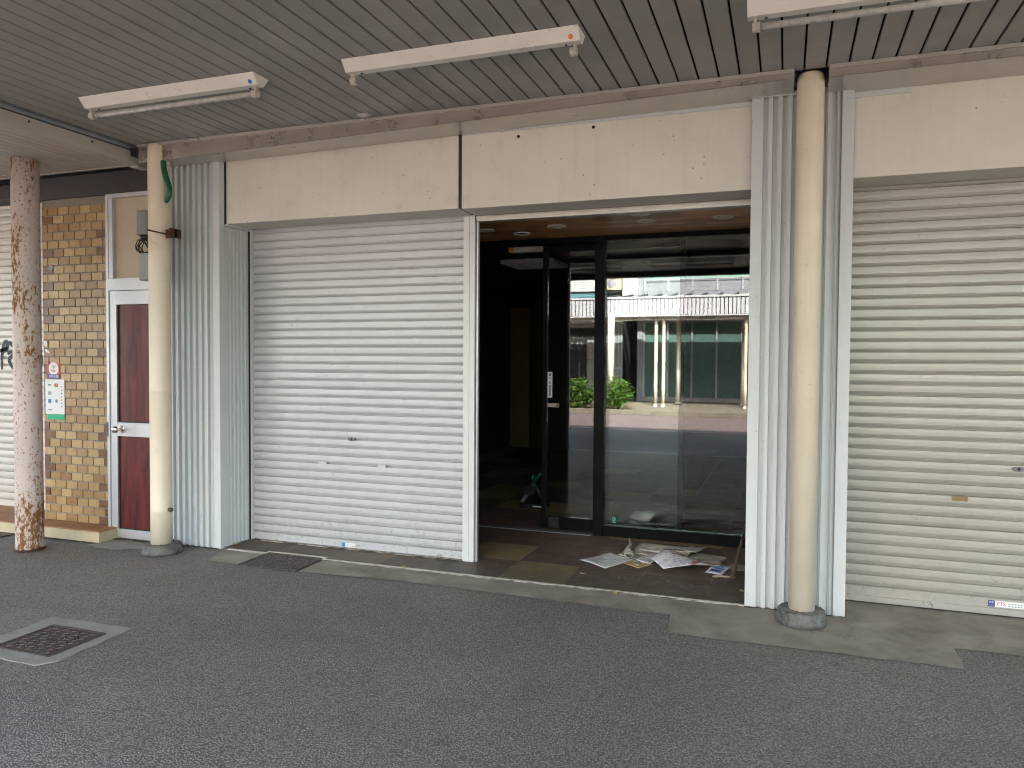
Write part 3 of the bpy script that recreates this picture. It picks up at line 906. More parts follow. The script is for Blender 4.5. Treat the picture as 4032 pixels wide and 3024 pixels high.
# things inside
w = thing('door_operator', (-2.28, 1.9, 2.53), 'white box with orange end hung over the dark doorway inside', 'appliance')
MB().box(-2.415, -2.10, 1.86, 1.94, 2.535, 2.615).build('case', 'white_plastic', w, .004)
MB().box(-2.468, -2.416, 1.86, 1.94, 2.535, 2.615).build('end_cap', 'orange_plastic', w, .004)
MB().box(-2.45, -2.12, 1.89, 1.91, 2.616, 2.66).build('hanger', 'black_plastic', w)
lf = thing('louvre_light', (-2.6, 3.6, 2.66), 'unlit louvred ceiling light inside the dark shop', 'light')
MB().box(-3.05, -2.43, 3.2, 3.215, 2.615, 2.659).box(-3.05, -2.43, 3.785, 3.80, 2.615, 2.659).box(-3.05, -3.035, 3.216, 3.784, 2.615, 2.659).box(-2.445, -2.43, 3.216, 3.784, 2.615, 2.659).build('frame', 'white_plastic', lf)
for k in range(5):
    MB().box(-3.034, -2.446, 3.30 + k * .095, 3.308 + k * .095, 2.618, 2.652).build('louvre', 'white_plastic', lf)
for k in range(3):
    MB().box(-2.89 + k * .15, -2.882 + k * .15, 3.217, 3.783, 2.620, 2.650).build('louvre_spine', 'white_plastic', lf)

# cut-off saw on the shop floor
sw = thing('cutoff_saw', (-2.42, 2.55, .007), 'small black and green cutoff saw on the shop floor behind the door', 'power tool')
bx, by = -2.42, 2.55
base = MB().prism([(bx - .13, .007), (bx + .14, .007), (bx + .15, .03), (bx + .10, .055), (bx - .10, .05), (bx - .14, .03)], by - .08, by + .08, 'y').build('base', 'black_plastic', sw, .006)
MB().box(bx + .01, bx + .11, by - .0815, by - .0803, .026, .038).build('base_mark', 'poster_white', base)
MB().prism([(bx + .11, .05), (bx + .13, .055), (bx + .03, .24), (bx + .005, .23)], by - .03, by + .03, 'y').build('arm', 'black_plastic', sw, .004)
MB().disc((bx - .03, by - .02, .19), (0, -1, 0), .055, 24, .05).build('motor', 'black_plastic', sw, .004)
MB().prism([(bx - .10, .15), (bx - .09, .20), (bx - .04, .25), (bx + .02, .26), (bx + .03, .235), (bx - .03, .225), (bx - .06, .19), (bx - .06, .15)], by - .05, by + .01, 'y').build('blade_guard', 'tool_green', sw, .004)
MB().prism([(bx - .135, .075), (bx - .10, .055), (bx - .045, .135), (bx - .07, .155)], by - .055, by - .01, 'y').build('vise', 'tool_grey', sw, .004)
MB().tube([(bx - .02, by, .25), (bx + .02, by, .30), (bx + .055, by, .345), (bx + .07, by, .375)], .019, 12).build('handle', 'tool_green', sw)
MB().tube([(bx - .01, by + .02, .26), (bx - .03, by + .02, .31), (bx + .00, by + .02, .345)], .012, 10).build('carry_grip', 'tool_green', sw)

# ------------------------------------------------------------------ brick-tiled neighbour
bb = thing('brick_building', (-6.5, .3, 0), 'neighbouring building with ochre wall tiles and an aluminium side door', 'building')
wl = MB().box(-6.115, -5.366, .008, .6, .10, 2.885).build('wall', 'mortar', bb)
random.seed(11)
TW, TH, PX, PZ = .1165, .0622, .1257, .0716
tms = {}
def tile_mesh(w, dark=False):
    w = round(w, 3)
    if (w, dark) not in tms:
        tms[w, dark] = MB().box(0, w, 0, .012, 0, TH).mesh('wall_tile', (0, 0, 0), .0016)
    return tms[w, dark]
for r in range(39):
    z = .103 + r * PZ
    if z + TH > 2.884: break
    x = -6.113 - (PX / 2 if r % 2 else 0)
    while x < -5.40:
        a, b = max(x, -6.113), min(x + TW, -5.368)
        if b - a > .018:
            dark = (a < -6.10 or b > -5.40) and random.random() < .45
            piece('wall_tile', tile_mesh(b - a, dark), 'glazed_tile_brown' if dark else 'glazed_tile', wl, (a, .0 + random.uniform(-.0012, .0008), z))
        x += PX
MB().box(-6.117, -6.113, -.002, .5, .10, 2.885).build('corner_bead', 'aluminium', bb)
# tiled ledge below
lg = MB().box(-9.5, -5.27, -.205, .45, .004, .088).build('ledge', 'ledge_side', bb, .004)
MB().box(-9.5, -5.275, -.200, .44, .0885, .099).build('ledge_top', 'ledge_top', lg)
MB().box(-9.5, -6.12, LY + .03, LY + .1, .0995, 3.05).build('back_wall', 'interior_wall', bb)
# aluminium door with mahogany panels, transom board above
MB().box(-5.362, -5.335, -.03, .06, .004, 2.884).build('door_frame', 'aluminium', bb, .002)
MB().box(-5.334, -4.804, -.03, .06, 2.852, 2.884).build('door_frame', 'aluminium', bb, .002)
MB().box(-5.334, -4.804, -.034, .06, 2.082, 2.183).build('transom_rail', 'aluminium', bb, .002)
MB().box(-5.334, -4.804, .01, .05, 2.184, 2.851).build('transom_board', 'transom_board', bb)
MB().box(-5.334, -5.292, -.025, .009, 2.184, 2.851).build('transom_stile', 'aluminium', bb, .002)
MB().box(-4.825, -4.803, -.03, .06, .004, 2.081).build('door_frame', 'aluminium', bb)
dr = MB().box(-5.333, -5.262, -.020, .03, .012, 2.080).build('door', 'aluminium', bb, .002)
MB().box(-5.261, -4.83, -.020, .03, .012, .086).build('bottom_rail', 'aluminium', dr, .002)
MB().box(-5.261, -4.83, -.020, .03, .868, .983).build('lock_rail', 'aluminium', dr, .002)
MB().box(-5.261, -4.83, -.020, .03, 1.966, 2.080).build('top_rail', 'aluminium', dr, .002)
for z0, z1 in ((.087, .867), (.984, 1.965)):
    MB().box(-5.2605, -4.83, .0, .02, z0, z1).build('door_panel', 'mahogany_laminate', dr)
    MB().box(-5.2605, -5.252, -.010, -.0005, z0, z1).box(-5.2515, -4.83, -.010, -.0005, z0, z0 + .008).build('gasket', 'brown_beam', dr)
kb = MB()
kx, kz = -5.218, .928
kb.disc((kx, -.0205, kz), (0, -1, 0), .034, 28, .007)
kb.disc((kx, -.0275, kz), (0, -1, 0), .024, 28, .008)
kb.build('knob_rose', 'chrome', dr, .002)
prof = [(.012, .0), (.012, .02), (.016, .028), (.026, .034), (.029, .046), (.027, .06), (.02, .066), (.0, .067)]
m = MB().lathe(0, 0, prof, 24, False)
m.v = [(kx + x, -.035 - z, kz + yv) for x, yv, z in m.v]
m.build('knob', 'chrome', dr)
MB().box(-5.364, -5.35, -.036, -.0305, .86, .985).build('strike_plate', 'tool_grey', bb)
# dark brown beam above
MB().box(-6.13, -4.805, -.02, .5, 2.886, 3.068).build('lintel', 'brown_beam', bb)
MB().box(-9.5, -6.135, .06, .5, 2.95, 3.068).build('lintel', 'brown_beam', bb)
MB().box(-6.16, -6.132, -.03, .06, 2.90, 3.06).build('lintel_bracket', 'black_gap', bb)
MB().box(-12, -4.82, .34, 10, 3.20, 7.0).build('shade_massing', 'building_shell', bb)  # unseen plain massing above the neighbour, added only to cast shade
MB().box(-12, -4.82, .62, 10, .004, 3.19).build('room', 'interior_wall', bb)

st = single(MB().box(-6.068, -5.922, -.0055, -.002, 1.338, 1.478), 'sticker', 'red_ink', (-5.995, -.002, 1.338), 'red and blue campaign sticker with white disc on ochre tiles', 'sticker', None, .001)
MB().box(-6.068, -5.922, -.0068, -.0056, 1.338, 1.376).build('sticker_band', 'blue_ink', st)
MB().disc((-5.993, -.0057, 1.425), (0, -1, 0), .056, 32, .001).build('sticker_disc', 'poster_white', st)
text_part('sticker_print', 'Go', .034, (-5.993, -.0072, 1.446), FACE, 'blue_ink', st)
text_part('sticker_print', 'To', .014, (-5.993, -.0072, 1.428), FACE, 'blue_ink', st)
text_part('sticker_print', 'Eat', .040, (-5.993, -.0072, 1.408), FACE, 'red_ink', st)
text_part('sticker_print', '参加店舗', .029, (-5.993, -.0074, 1.357), FACE, 'poster_white', st)
for dx, dz, c in ((-.055, .045, 'blue_ink'), (.055, .045, 'orange_ink'), (.058, -.03, 'orange_ink'), (-.058, -.035, 'green_ink')):
    MB().disc((-5.993 + dx, -.0057, 1.425 + dz), (0, -1, 0), .009, 12, .0006).build('sticker_dot', c, st)
po = single(MB().box(-6.094, -5.87, -.006, -.002, 1.030, 1.332), 'payment_notice', 'poster_white', (-5.98, -.002, 1.03), 'white card payment notice with green bottom edge on ochre tiles', 'notice')
MB().box(-6.07, -5.871, -.0058, -.0022, .982, 1.029).build('green_edge', 'green_ink', po)
text_part('card_mark', 'VISA', .021, (-6.043, -.0068, 1.283), FACE, 'blue_ink', po)
MB().box(-5.985, -5.942, -.0066, -.0061, 1.268, 1.296).build('card_mark', 'black_ink', po)
MB().disc((-5.971, -.0067, 1.282), (0, -1, 0), .011, 20, .0005).build('card_mark', 'red_ink', po)
MB().disc((-5.956, -.0073, 1.282), (0, -1, 0), .011, 20, .0005).build('card_mark', 'orange_ink', po)
MB().box(-6.06, -6.025, -.0066, -.0061, 1.198, 1.226).build('card_mark', 'grey_ink', po)
text_part('card_mark', 'JCB', .014, (-6.0425, -.0073, 1.212), FACE, 'poster_white', po)
MB().box(-6.06, -6.025, -.0066, -.0061, 1.125, 1.16).build('card_mark', 'sky_blue_ink', po)
MB().disc((-5.963, -.0061, 1.143), (0, -1, 0), .015, 20, .0005).build('card_mark', 'grey_ink', po)
text_part('card_mark', 'UnionPay', .012, (-6.04, -.0068, 1.07), FACE, 'grey_ink', po)
for k in range(7):
    MB().box(-5.91, -5.895, -.0066, -.0061, 1.09 + k * .029, 1.10 + k * .029).build('card_mark', ['grey_ink', 'sky_blue_ink', 'grey_ink', 'grey_ink', 'blue_ink', 'red_ink', 'grey_ink'][k], po)
random.seed(5)
tp = single(MB().prism([(-6.105, 1.665), (-6.085, 1.672), (-6.07, 1.655), (-6.073, 1.63), (-6.082, 1.61), (-6.10, 1.625)], -.0035, -.0022, 'y'), 'torn_paper', 'poster_white', (-6.09, -.002, 1.61), 'upper torn scrap of white paper left on the ochre tiles', 'paper')
tp = single(MB().prism([(-6.10, 1.595), (-6.08, 1.598), (-6.05, 1.58), (-6.035, 1.565), (-6.06, 1.560), (-6.085, 1.572)], -.0035, -.0022, 'y'), 'torn_paper', 'poster_white', (-6.07, -.002, 1.56), 'lower torn scrap of white paper left on the ochre tiles', 'paper')
cv = single(MB().disc((-6.01, -.0025, 2.30), (0, -1, 0), .026, 24, .006), 'blank_cover', 'grey_plastic', (-6.01, -.002, 2.27), 'small round grey cover cap on the ochre tiles', 'cover')

# ------------------------------------------------------------------ canopies over the walk
CZ = 3.17
ac = thing('arcade_canopy', (0, -3, 3.1), 'grey slatted arcade canopy with metal trim over the shopfront', 'canopy')
PW = .1156
pm = MB().prism([(.003, 0), (.0, .006), (.0, .014), (.1055, .014), (.1055, .006), (.1025, 0)], -5.9, -.255, 'y').mesh('ceiling_panel')
n0 = -.268 - .004
k = -39
while True:
    x = n0 + k * PW
    if x > 9: break
    if x >= -4.84:
        piece('ceiling_panel', pm, 'ceiling_grey', ac, (x + .004, 0, CZ + random.uniform(-.0008, .0008)))
    k += 1
MB().box(-4.84, 9, -5.95, -.20, CZ + .030, CZ + .06).build('ceiling_backing', 'black_gap', ac)
MB().box(-4.85, 9, -6.0, .30, CZ + .10, CZ + .20).build('roof_deck', 'roof_sheet', ac)
MB().box(-4.85, 9, -6.08, -5.96, 3.07, 3.62).build('edge_fascia', 'street_white', ac)
MB().box(-4.85, 9, -5.955, -5.91, 3.07, CZ - .002).build('edge_beam', 'brown_beam', ac)
# stainless gutter trim along the shopfront, deeper at its left end
def trim(xa, xb, za, zb, name='gutter_trim'):
    ty = -.285
    A = [(xa, ty, CZ - .003), (xa, ty - .006, CZ - .012), (xa, ty, CZ - .02), (xa, ty, za), (xa, FY - .015, za + .045 if za < 3.06 else za + .012), (xa, FY - .015, CZ - .003)]
    Bq = [(xb, ty, CZ - .003), (xb, ty - .006, CZ - .012), (xb, ty, CZ - .02), (xb, ty, zb), (xb, FY - .015, zb + .012), (xb, FY - .015, CZ - .003)]
    g = MB().loft(A, Bq).build(name, 'stainless', ac)
    MB().loft([(xa, ty - .016, CZ - .022), (xa, ty - .0065, CZ - .022), (xa, ty - .0065, CZ - .002), (xa, ty - .016, CZ - .002)], [(xb, ty - .016, CZ - .022), (xb, ty - .0065, CZ - .022), (xb, ty - .0065, CZ - .002), (xb, ty - .016, CZ - .002)]).build('trim_lip', 'soffit_metal', g)
    return g
g = trim(-4.735, .022, 3.028, 3.118)
MB().add([(-4.734, -.283, 3.0265), (.021, -.283, 3.1165), (.021, FY - .014, 3.1285), (-4.734, FY - .014, 3.0715)], [(0, 1, 2, 3)]).build('trim_soffit', 'soffit_metal', g)
g = trim(.205, 9.0, 3.105, 3.105)
MB().add([(.206, -.283, 3.1035), (8.99, -.283, 3.1035), (8.99, FY - .014, 3.1155), (.206, FY - .014, 3.1155)], [(0, 1, 2, 3)]).build('trim_soffit', 'soffit_metal', g)
MB().box(.03, .20, -.13, FY - .03, 3.145, 3.165).build('notch_plate', 'brown_beam', ac)
MB().box(-4.85, -4.736, -.25, .05, 3.10, 3.165).build('corner_filler', 'brown_beam', ac)
nc = thing('neighbour_canopy', (-8, -3, 3.0), 'lower pale slatted canopy over the rusty pole', 'canopy')
pm2 = MB().prism([(.002, 0), (.0, .005), (.0, .012), (.0735, .012), (.0735, .005), (.0715, 0)], -5.9, -.16, 'y').mesh('ceiling_panel_narrow')
x = -12.0
while x < -4.99:
    piece('ceiling_panel', pm2, 'ceiling_pale', nc, (x, 0, 3.062 + random.uniform(-.0005, .0005)))
    x += .084
MB().box(-12, -4.98, -5.95, -.12, 3.090, 3.115).build('ceiling_backing', 'black_gap', nc)
MB().box(-12, -4.86, -6.0, .33, 3.16, 3.28).build('roof_deck', 'roof_sheet', nc)
MB().box(-12, -4.86, -6.08, -6.01, 2.98, 3.55).build('edge_fascia', 'street_white', nc)
MB().box(-12, -4.86, -.16, -.135, 3.058, 3.085).build('edge_trim', 'ceiling_pale', nc)
eb = MB().box(-4.975, -4.855, -5.9, -.15, 3.052, 3.150).build('edge_beam', 'ceiling_pale', nc, .006)
MB().box(-4.96, -4.88, -.149, -.03, 3.045, 3.15).build('edge_beam', 'ceiling_pale', nc, .004)
for yv in (-.6, -1.1, -1.7):
    MB().disc((-4.853, yv, 3.12), (1, 0, 0), .008, 12, .004).build('screw', 'brown_beam', eb)

# ------------------------------------------------------------------ columns
def column(cx, cyv, r, ztop, base_r, base_h, label, rings, seed, tilt=0):
    random.seed(seed)
    t = thing('support_column', (cx, cyv, .004), label, 'column', 'cream canopy columns')
    pr = [(r, base_h - .02)]
    for z in rings:
        pr += [(r, z - .006), (r + .0022, z), (r, z + .006)]
    pr += [(r, ztop - .03), (r - .004, ztop - .008), (r - .016, ztop)]
    MB().lathe(cx, cyv, pr, 40).build('shaft', 'column_paint', t)
    bp = [(base_r * 1.0, .004), (base_r * 1.01, base_h * .35), (base_r * .985, base_h * .7), (base_r * .97, base_h * .93), (base_r * .94, base_h), (r * .9, base_h + .004)]
    MB().lathe(cx, cyv, bp, 44, True, .012).build('footing', 'concrete_base', t)
    return t
rc_ = column(.112, -.185, .0735, CZ - .004, .135, .085, 'cream steel column in front of the right ribbed pilaster', (), 21)
lc_ = column(-4.575, -.245, .080, CZ - .004, .145, .075, 'cream steel column with strap and grey box left of the white shutter', (.335, 1.27, 2.34), 22)
# strap, bracket and bolt on the left column
m = MB()
A = []
for i in range(33):
    a = 2 * math.pi * i / 32
    A.append((-4.575 + .0835 * math.cos(a), -.245 + .0835 * math.sin(a), 2.495 - .02 * math.cos(a)))
m.tube(A, .006, 8)
m.build('strap', 'rusty_steel', lc_)
MB().box(-4.497, -4.405, -.262, -.244, 2.445, 2.510).box(-4.415, -4.405, -.31, -.20, 2.445, 2.51).build('bracket', 'rusty_steel', lc_)
MB().disc((-4.495, -.25, .345), (1, 0, 0), .016, 10, .028).build('bolt', 'cast_iron', lc_)

rp = thing('rusty_pole', (-5.61, -.545, .0), 'thick pinkish pole covered in rust patches by the ochre tiles', 'pole')
random.seed(9)
pr = [(.101, -.002), (.1, .04), (.0985, .08)] + [(.098, z) for z in (.6, 1.2, 1.8, 2.4)] + [(.0985, 3.059)]
MB().lathe(-5.61, -.545, pr, 48).build('shaft', 'rusted_paint', rp)
MB().lathe(-5.61, -.545, [(.103, -.003), (.108, .004), (.1015, .02)], 48, True, .02).build('rust_collar', 'rusty_steel', rp)

# cable closure, box and hose at the left column
cc = thing('cable_closure', (-4.80, -.20, 2.46), 'grey cable closure with looped black wires beside the left column', 'utility box')
MB().lathe(-4.755, -.20, [(.060, 2.485), (.068, 2.49), (.068, 2.505), (.064, 2.512), (.064, 2.655), (.058, 2.675), (.03, 2.682), (.0, 2.683)], 28).build('housing', 'grey_plastic', cc)
MB().lathe(-4.755, -.20, [(.04, 2.455), (.045, 2.484)], 20).build('gland', 'black_plastic', cc)
random.seed(17)
for k in range(7):
    cx0, cz0 = -4.765 + random.uniform(-.015, .02), 2.40 + random.uniform(-.012, .012)
    R1, R2 = random.uniform(.045, .085), random.uniform(.05, .07)
    path = [(-4.735 + random.uniform(-.02, .02), -.18, 2.46)]
    for i in range(22):
        a = math.pi * .45 + 2 * math.pi * i / 20
        path.append((cx0 + R1 * math.cos(a), -.20 + random.uniform(-.02, .02) * .3 + .02 * math.sin(k + a), cz0 + R2 * math.sin(a)))
    path.append((-4.70, -.19, 2.335))
    MB().tube(path, .0038, 6).build('wire_loop', 'black_cable', cc)
MB().tube([(-4.735, -.13, 2.58), (-4.66, -.20, 2.58)], .012, 8).build('mount', 'grey_plastic', cc)
jb = thing('junction_box', (-4.70, -.18, 2.12), 'slim grey junction box hung below the cable closure', 'utility box')
MB().box(-4.79, -4.67, -.23, -.17, 2.13, 2.345).build('case', 'grey_plastic', jb, .006)
MB().box(-4.787, -4.673, -.2375, -.2305, 2.135, 2.34).build('lid', 'grey_plastic', jb, .003)
for k in range(3):
    MB().tube([(-4.69 + k * .012, -.19, 2.132), (-4.70 + k * .004, -.195, 2.09), (-4.71 + k * .012, -.2, 2.05), (-4.69 + k * .008, -.2, 2.025), (-4.672 + k * .006, -.195, 2.05), (-4.67 + k * .004, -.19, 2.13)], .003, 6).build('wire', 'black_cable', jb)
hp = curve([(-4.505, -.0), (-4.50, -.06), (-4.475, -.14), (-4.452, -.20), (-4.45, -.25), (-4.465, -.29), (-4.487, -.315)], 30)
m = MB().tube([(p[0] + .004, -.275, 3.03 + p[1]) for p in hp], [.021] * (len(hp) - 6) + [.02, .0195, .018, .016, .013, .010], 12)
single(m, 'green_hose', 'green_hose', (-4.47, -.275, 2.72), 'short green plastic hose hanging at the top of the left column', 'hose')

# ------------------------------------------------------------------ fluorescent fixtures
def fixture(x0, y0, label, tube, dot, group, length=1.335, marks=True):
    t = thing('fluorescent_fixture', (x0 + length / 2, y0, CZ), label, 'light', group)
    x1 = x0 + length
    bw, tw, zt, zb = .026, .072, CZ - .0015, CZ - .060
    body = MB().prism([(y0 - tw, zt), (y0 - tw + .002, zt - .006), (y0 - bw, zb), (y0 + bw, zb), (y0 + tw - .002, zt - .006), (y0 + tw, zt)], x0, x1, 'x').build('trough', 'white_enamel', t, .0015)
    for s_, xs in ((1, x0 + .022), (-1, x1 - .022)):
        m = MB().disc((xs, y0, zb - .042), (s_, 0, 0), .023, 20, .034)
        m.box(xs - .006 + s_ * .012, xs + .006 + s_ * .012, y0 - .014, y0 + .014, zb - .042, zb - .0005)
        m.build('lamp_holder', 'socket_plastic', t, .002)
        MB().disc((xs + s_ * .0345, y0, zb - .042), (s_, 0, 0), .016, 20, .002).build('holder_face', 'grey_plastic', t)
        MB().disc((xs + s_ * .06, y0 + .008, zb - .0005), (0, 0, -1), .006, 12, .005).build('screw', 'brown_beam', t)
    if tube:
        MB().tube([(x0 + .062, y0, zb - .042), (x1 - .062, y0, zb - .042)], .0155, 16).build('tube', 'tube_glass', t)
    # printed label and dot sticker on the street-side slope
    nv = Vector((0, -(zt - zb), -(tw - bw))).normalized()
    def on(xo, f):
        yq = y0 - tw + (tw - bw) * f; zq = zt + (zb - zt) * f
        return Vector((x1 - xo, yq, zq)) + nv * .0006
    if dot:
        MB().disc(on(.045, .70), nv, .013, 20, .0008).build('dot_sticker', dot, t)
    if marks:
        random.seed(int(abs(x0) * 100))
        for (xo, f, w_) in ((.065, .22, .05), (.06, .32, .06), (.075, .42, .045), (.07, .52, .05), (.19, .30, .06), (.21, .42, .07), (.20, .5, .05)):
            a = on(xo, f); sl = Vector((0, tw - bw, zb - zt)).normalized() * .0022
            MB().loft([a - sl, a - sl + Vector((-w_, 0, 0)), a + sl + Vector((-w_, 0, 0)), a + sl], [q + nv * .0004 for q in (a - sl, a - sl + Vector((-w_, 0, 0)), a + sl + Vector((-w_, 0, 0)), a + sl)]).build('printed_mark', 'grey_ink', t)
    return t
LYF = -1.165
fixture(-4.235, LYF - .01, 'white fluorescent fixture with dirty tube and blue dot near the left column', True, 'sky_blue_ink', 'canopy strip lights')
fixture(-2.322, LYF, 'empty white fluorescent fixture with orange dot above the middle', False, 'orange_ink', 'canopy strip lights', 1.34)
fixture(-.190, LYF + .005, 'white fluorescent fixture with tube near the right column, cut by the picture top', True, None, 'canopy strip lights')
fixture(-3.9, -4.45, 'kerbside fluorescent fixture on the left, seen only mirrored in the glass', True, None, 'canopy strip lights', marks=False)
fixture(-2.1, -4.45, 'kerbside fluorescent fixture in the middle, seen only mirrored in the glass', True, None, 'canopy strip lights', marks=False)
fixture(-.3, -4.45, 'kerbside fluorescent fixture on the right, seen only mirrored in the glass', True, None, 'canopy strip lights', marks=False)
cr_ = thing('ceiling_cover', (-2.70, -.34, CZ), 'round grey cover plate on the canopy ceiling above the fascia joint', 'cover')
MB().lathe(-2.70, -.35, [(.0, CZ - .016), (.02, CZ - .015), (.022, CZ - .010), (.045, CZ - .007), (.05, CZ - .0012)], 28, False).build('plate', 'ceiling_pale', cr_)
MB().disc((-2.70, -.35, CZ - .0162), (0, 0, -1), .012, 16, .004).build('screw_cap', 'grey_plastic', cr_)

# ------------------------------------------------------------------ access covers in the ground
def cover(cx, cyv, w, d, z, label, frame=None, marks=True):
    t = thing('access_cover', (cx, cyv, z), label, 'manhole cover')
    if frame:
        px_ = ragged(frame, .08, .008)
        MB().loft([(x, yv, .0) for x, yv in px_], [(x, yv, .006) for x, yv in px_]).build('concrete_collar', 'frame_concrete', t)
    z0 = .006 if frame else .004
    m = MB()
    for a, b, c_, d_ in ((cx - w / 2, cx + w / 2, cyv - d / 2, cyv - d / 2 + .012), (cx - w / 2, cx + w / 2, cyv + d / 2 - .012, cyv + d / 2), (cx - w / 2, cx - w / 2 + .012, cyv - d / 2 + .012, cyv + d / 2 - .012), (cx + w / 2 - .012, cx + w / 2, cyv - d / 2 + .012, cyv + d / 2 - .012)):
        m.box(a, b, c_, d_, z0, z0 + .006)
    m.build('rim', 'cast_iron', t)
    pl = MB().box(cx - w / 2 + .015, cx + w / 2 - .015, cyv - d / 2 + .015, cyv + d / 2 - .015, z0, z0 + .003).build('plate', 'cast_iron', t)
    lug = MB()
    step = .034
    i = 0
    yv = cyv - d / 2 + .035
    while yv < cyv + d / 2 - .03:
        xx = cx - w / 2 + .035 + (step / 2 if i % 2 else 0)
        j = 0
        while xx < cx + w / 2 - .03:
            a = math.radians(45 if (i + j) % 2 else -45)
            if math.hypot(xx - cx, yv - cyv) > .035:
                ca, sa = math.cos(a), math.sin(a)
                q = [(xx + u * ca - v_ * sa, yv + u * sa + v_ * ca) for u, v_ in ((-.013, -.004), (.013, -.004), (.013, .004), (-.013, .004))]
                q2 = [(xx + u * ca - v_ * sa, yv + u * sa + v_ * ca) for u, v_ in ((-.010, -.002), (.010, -.002), (.010, .002), (-.010, .002))]
                lug.loft([(a_, b_, z0 + .003) for a_, b_ in q], [(a_, b_, z0 + .0075) for a_, b_ in q2])
            xx += step; j += 1
        yv += step; i += 1
    o = lug.build('lug_pattern', 'cast_iron', t)
    o['kind'] = 'stuff'
    MB().prism([(cx - .03, cyv - .006), (cx + .03, cyv - .006), (cx + .03, cyv + .006), (cx - .03, cyv + .006)], z0 + .0031, z0 + .0036, 'z').build('lift_slot', 'black_gap', t)
    if marks:
        m = MB()
        ring = [(cx + .075 + .03 * math.cos(a), cyv + .06 + .03 * math.sin(a), z0 + .006) for a in [2 * math.pi * i / 20 for i in range(21)]]
        m.tube(ring, .004, 6)
        m.tube([(cx + .055, cyv + .06, z0 + .006), (cx + .095, cyv + .06, z0 + .006)], .0035, 6)
        m.build('ring_emblem', 'cast_iron', t)
    return t
cover(-3.68, -1.93, .39, .35, 0, 'brown cast iron cover in a pale concrete collar in the asphalt', [(-4.0, -1.655), (-3.43, -1.635), (-3.40, -2.12), (-3.46, -2.20), (-3.99, -2.19)])
cover(-3.525, -.155, .50, .36, 0, 'brown cast iron cover set in the concrete strip before the white shutter', None, False)
cover(-6.45, -.42, .5, .36, 0, 'brown cast iron cover left of the rusty pole', None, False)

# ------------------------------------------------------------------ papers on the entrance floor
FZ = .0075
def paper(name, corners, mat, label, cat, z=FZ, lift=None, n=14, thick=.0025, wave=.004, seed=1):
    """a sheet between 4 floor corners (a,b,c,d), with creases; lift(u,v) adds height"""
    random.seed(seed)
    a, b, c, d = [Vector((p[0], p[1])) for p in corners]
    ph = [random.uniform(0, 6) for _ in range(4)]
    top = []
    for i in range(n + 1):
        for j in range(n + 1):
            u, v = i / n, j / n
            p = a * (1 - u) * (1 - v) + b * u * (1 - v) + c * u * v + d * (1 - u) * v
            h = wave * (1 + math.sin(5 * u + ph[0]) * math.cos(4 * v + ph[1]) * .6 + math.sin(9 * v + ph[2]) * .3) + (lift(u, v) if lift else 0)
            top.append((p.x, p.y, z + thick + max(0, h)))
    bot = [(x, yv, zz - thick) for x, yv, zz in top]
    N = n + 1
    fs = []
    for i in range(n):
        for j in range(n):
            q = (i * N + j, (i + 1) * N + j, (i + 1) * N + j + 1, i * N + j + 1)
            fs.append(q)
            fs.append(tuple(k_ + N * N for k_ in q)[::-1])
    edge = [i * N for i in range(N)] + [n * N + j for j in range(1, N)] + [i * N + n for i in range(n - 1, -1, -1)] + [j for j in range(n - 1, 0, -1)]
    for k_ in range(len(edge)):
        e0, e1 = edge[k_], edge[(k_ + 1) % len(edge)]
        fs.append((e0, e0 + N * N, e1 + N * N, e1))
    m = MB().add(top + bot, fs, True)
    cx = sum(p[0] for p in corners) / 4; cyy = sum(p[1] for p in corners) / 4
    return single(m, name, mat, (cx, cyy, z), label, cat)
o = paper('plastic_sleeve', [(-1.445, .675), (-1.21, .515), (-1.055, .83), (-1.265, .965)], 'clear_sleeve', 'clear plastic sleeve holding white sheets, leftmost on the floor', 'sleeve', wave=.005, thick=.004, seed=2)
paper('envelope', [(-1.15, .74), (-.99, .615), (-.905, .75), (-1.02, .90)], 'envelope', 'tan paper envelope under the rolled newspaper', 'envelope', wave=.001, thick=.003, seed=3)
paper('newspaper', [(-1.20, .93), (-1.03, .82), (-.96, 1.0), (-1.17, 1.12)], 'newsprint', 'flat newspaper behind the upright rolled one', 'newspaper', z=FZ + .001, wave=.003, thick=.006, seed=4)
# rolled newspaper lying with its mouth to the street, its far end pinched upright
m = MB()
NR, NC = 7, 18
vsx = []
for lay in (0, 1):
    for j in range(NR):
        u = j / (NR - 1)
        cx0 = -1.098 - .045 * u + .008 * math.sin(7 * u); cy0 = .835 + .20 * u
        rh = (.036 - .022 * u ** 1.4) - .0025 * lay; rv = (.018 + .016 * u) - .0025 * lay
        for i in range(NC):
            a = 2 * math.pi * i / NC
            wob = 1 + .07 * math.sin(3 * a + 4 * u)
            vsx.append((cx0 + rh * wob * math.cos(a) + .012 * u * math.sin(a), cy0 + .012 * math.sin(a) * u, FZ + .012 + rv + rv * wob * math.sin(a)))
fs = [(j * NC + i, j * NC + (i + 1) % NC, (j + 1) * NC + (i + 1) % NC, (j + 1) * NC + i) for j in range(NR - 1) for i in range(NC)]
off = NR * NC
fs2 = [tuple(q + off for q in f)[::-1] for f in fs]
rim = [(i, (i + 1) % NC, off + (i + 1) % NC, off + i) for i in range(NC)]
m.add(vsx, fs + fs2 + rim, True)
m.add([(-1.128, 1.0, FZ + .06), (-1.118, 1.06, FZ + .06), (-1.135, 1.035, FZ + .125), (-1.138, 1.02, FZ + .118)], [(0, 1, 2, 3)])
single(m, 'newspaper', 'newsprint', (-1.115, .93, FZ), 'rolled newspaper lying with a pointed upright end in the pile', 'newspaper')
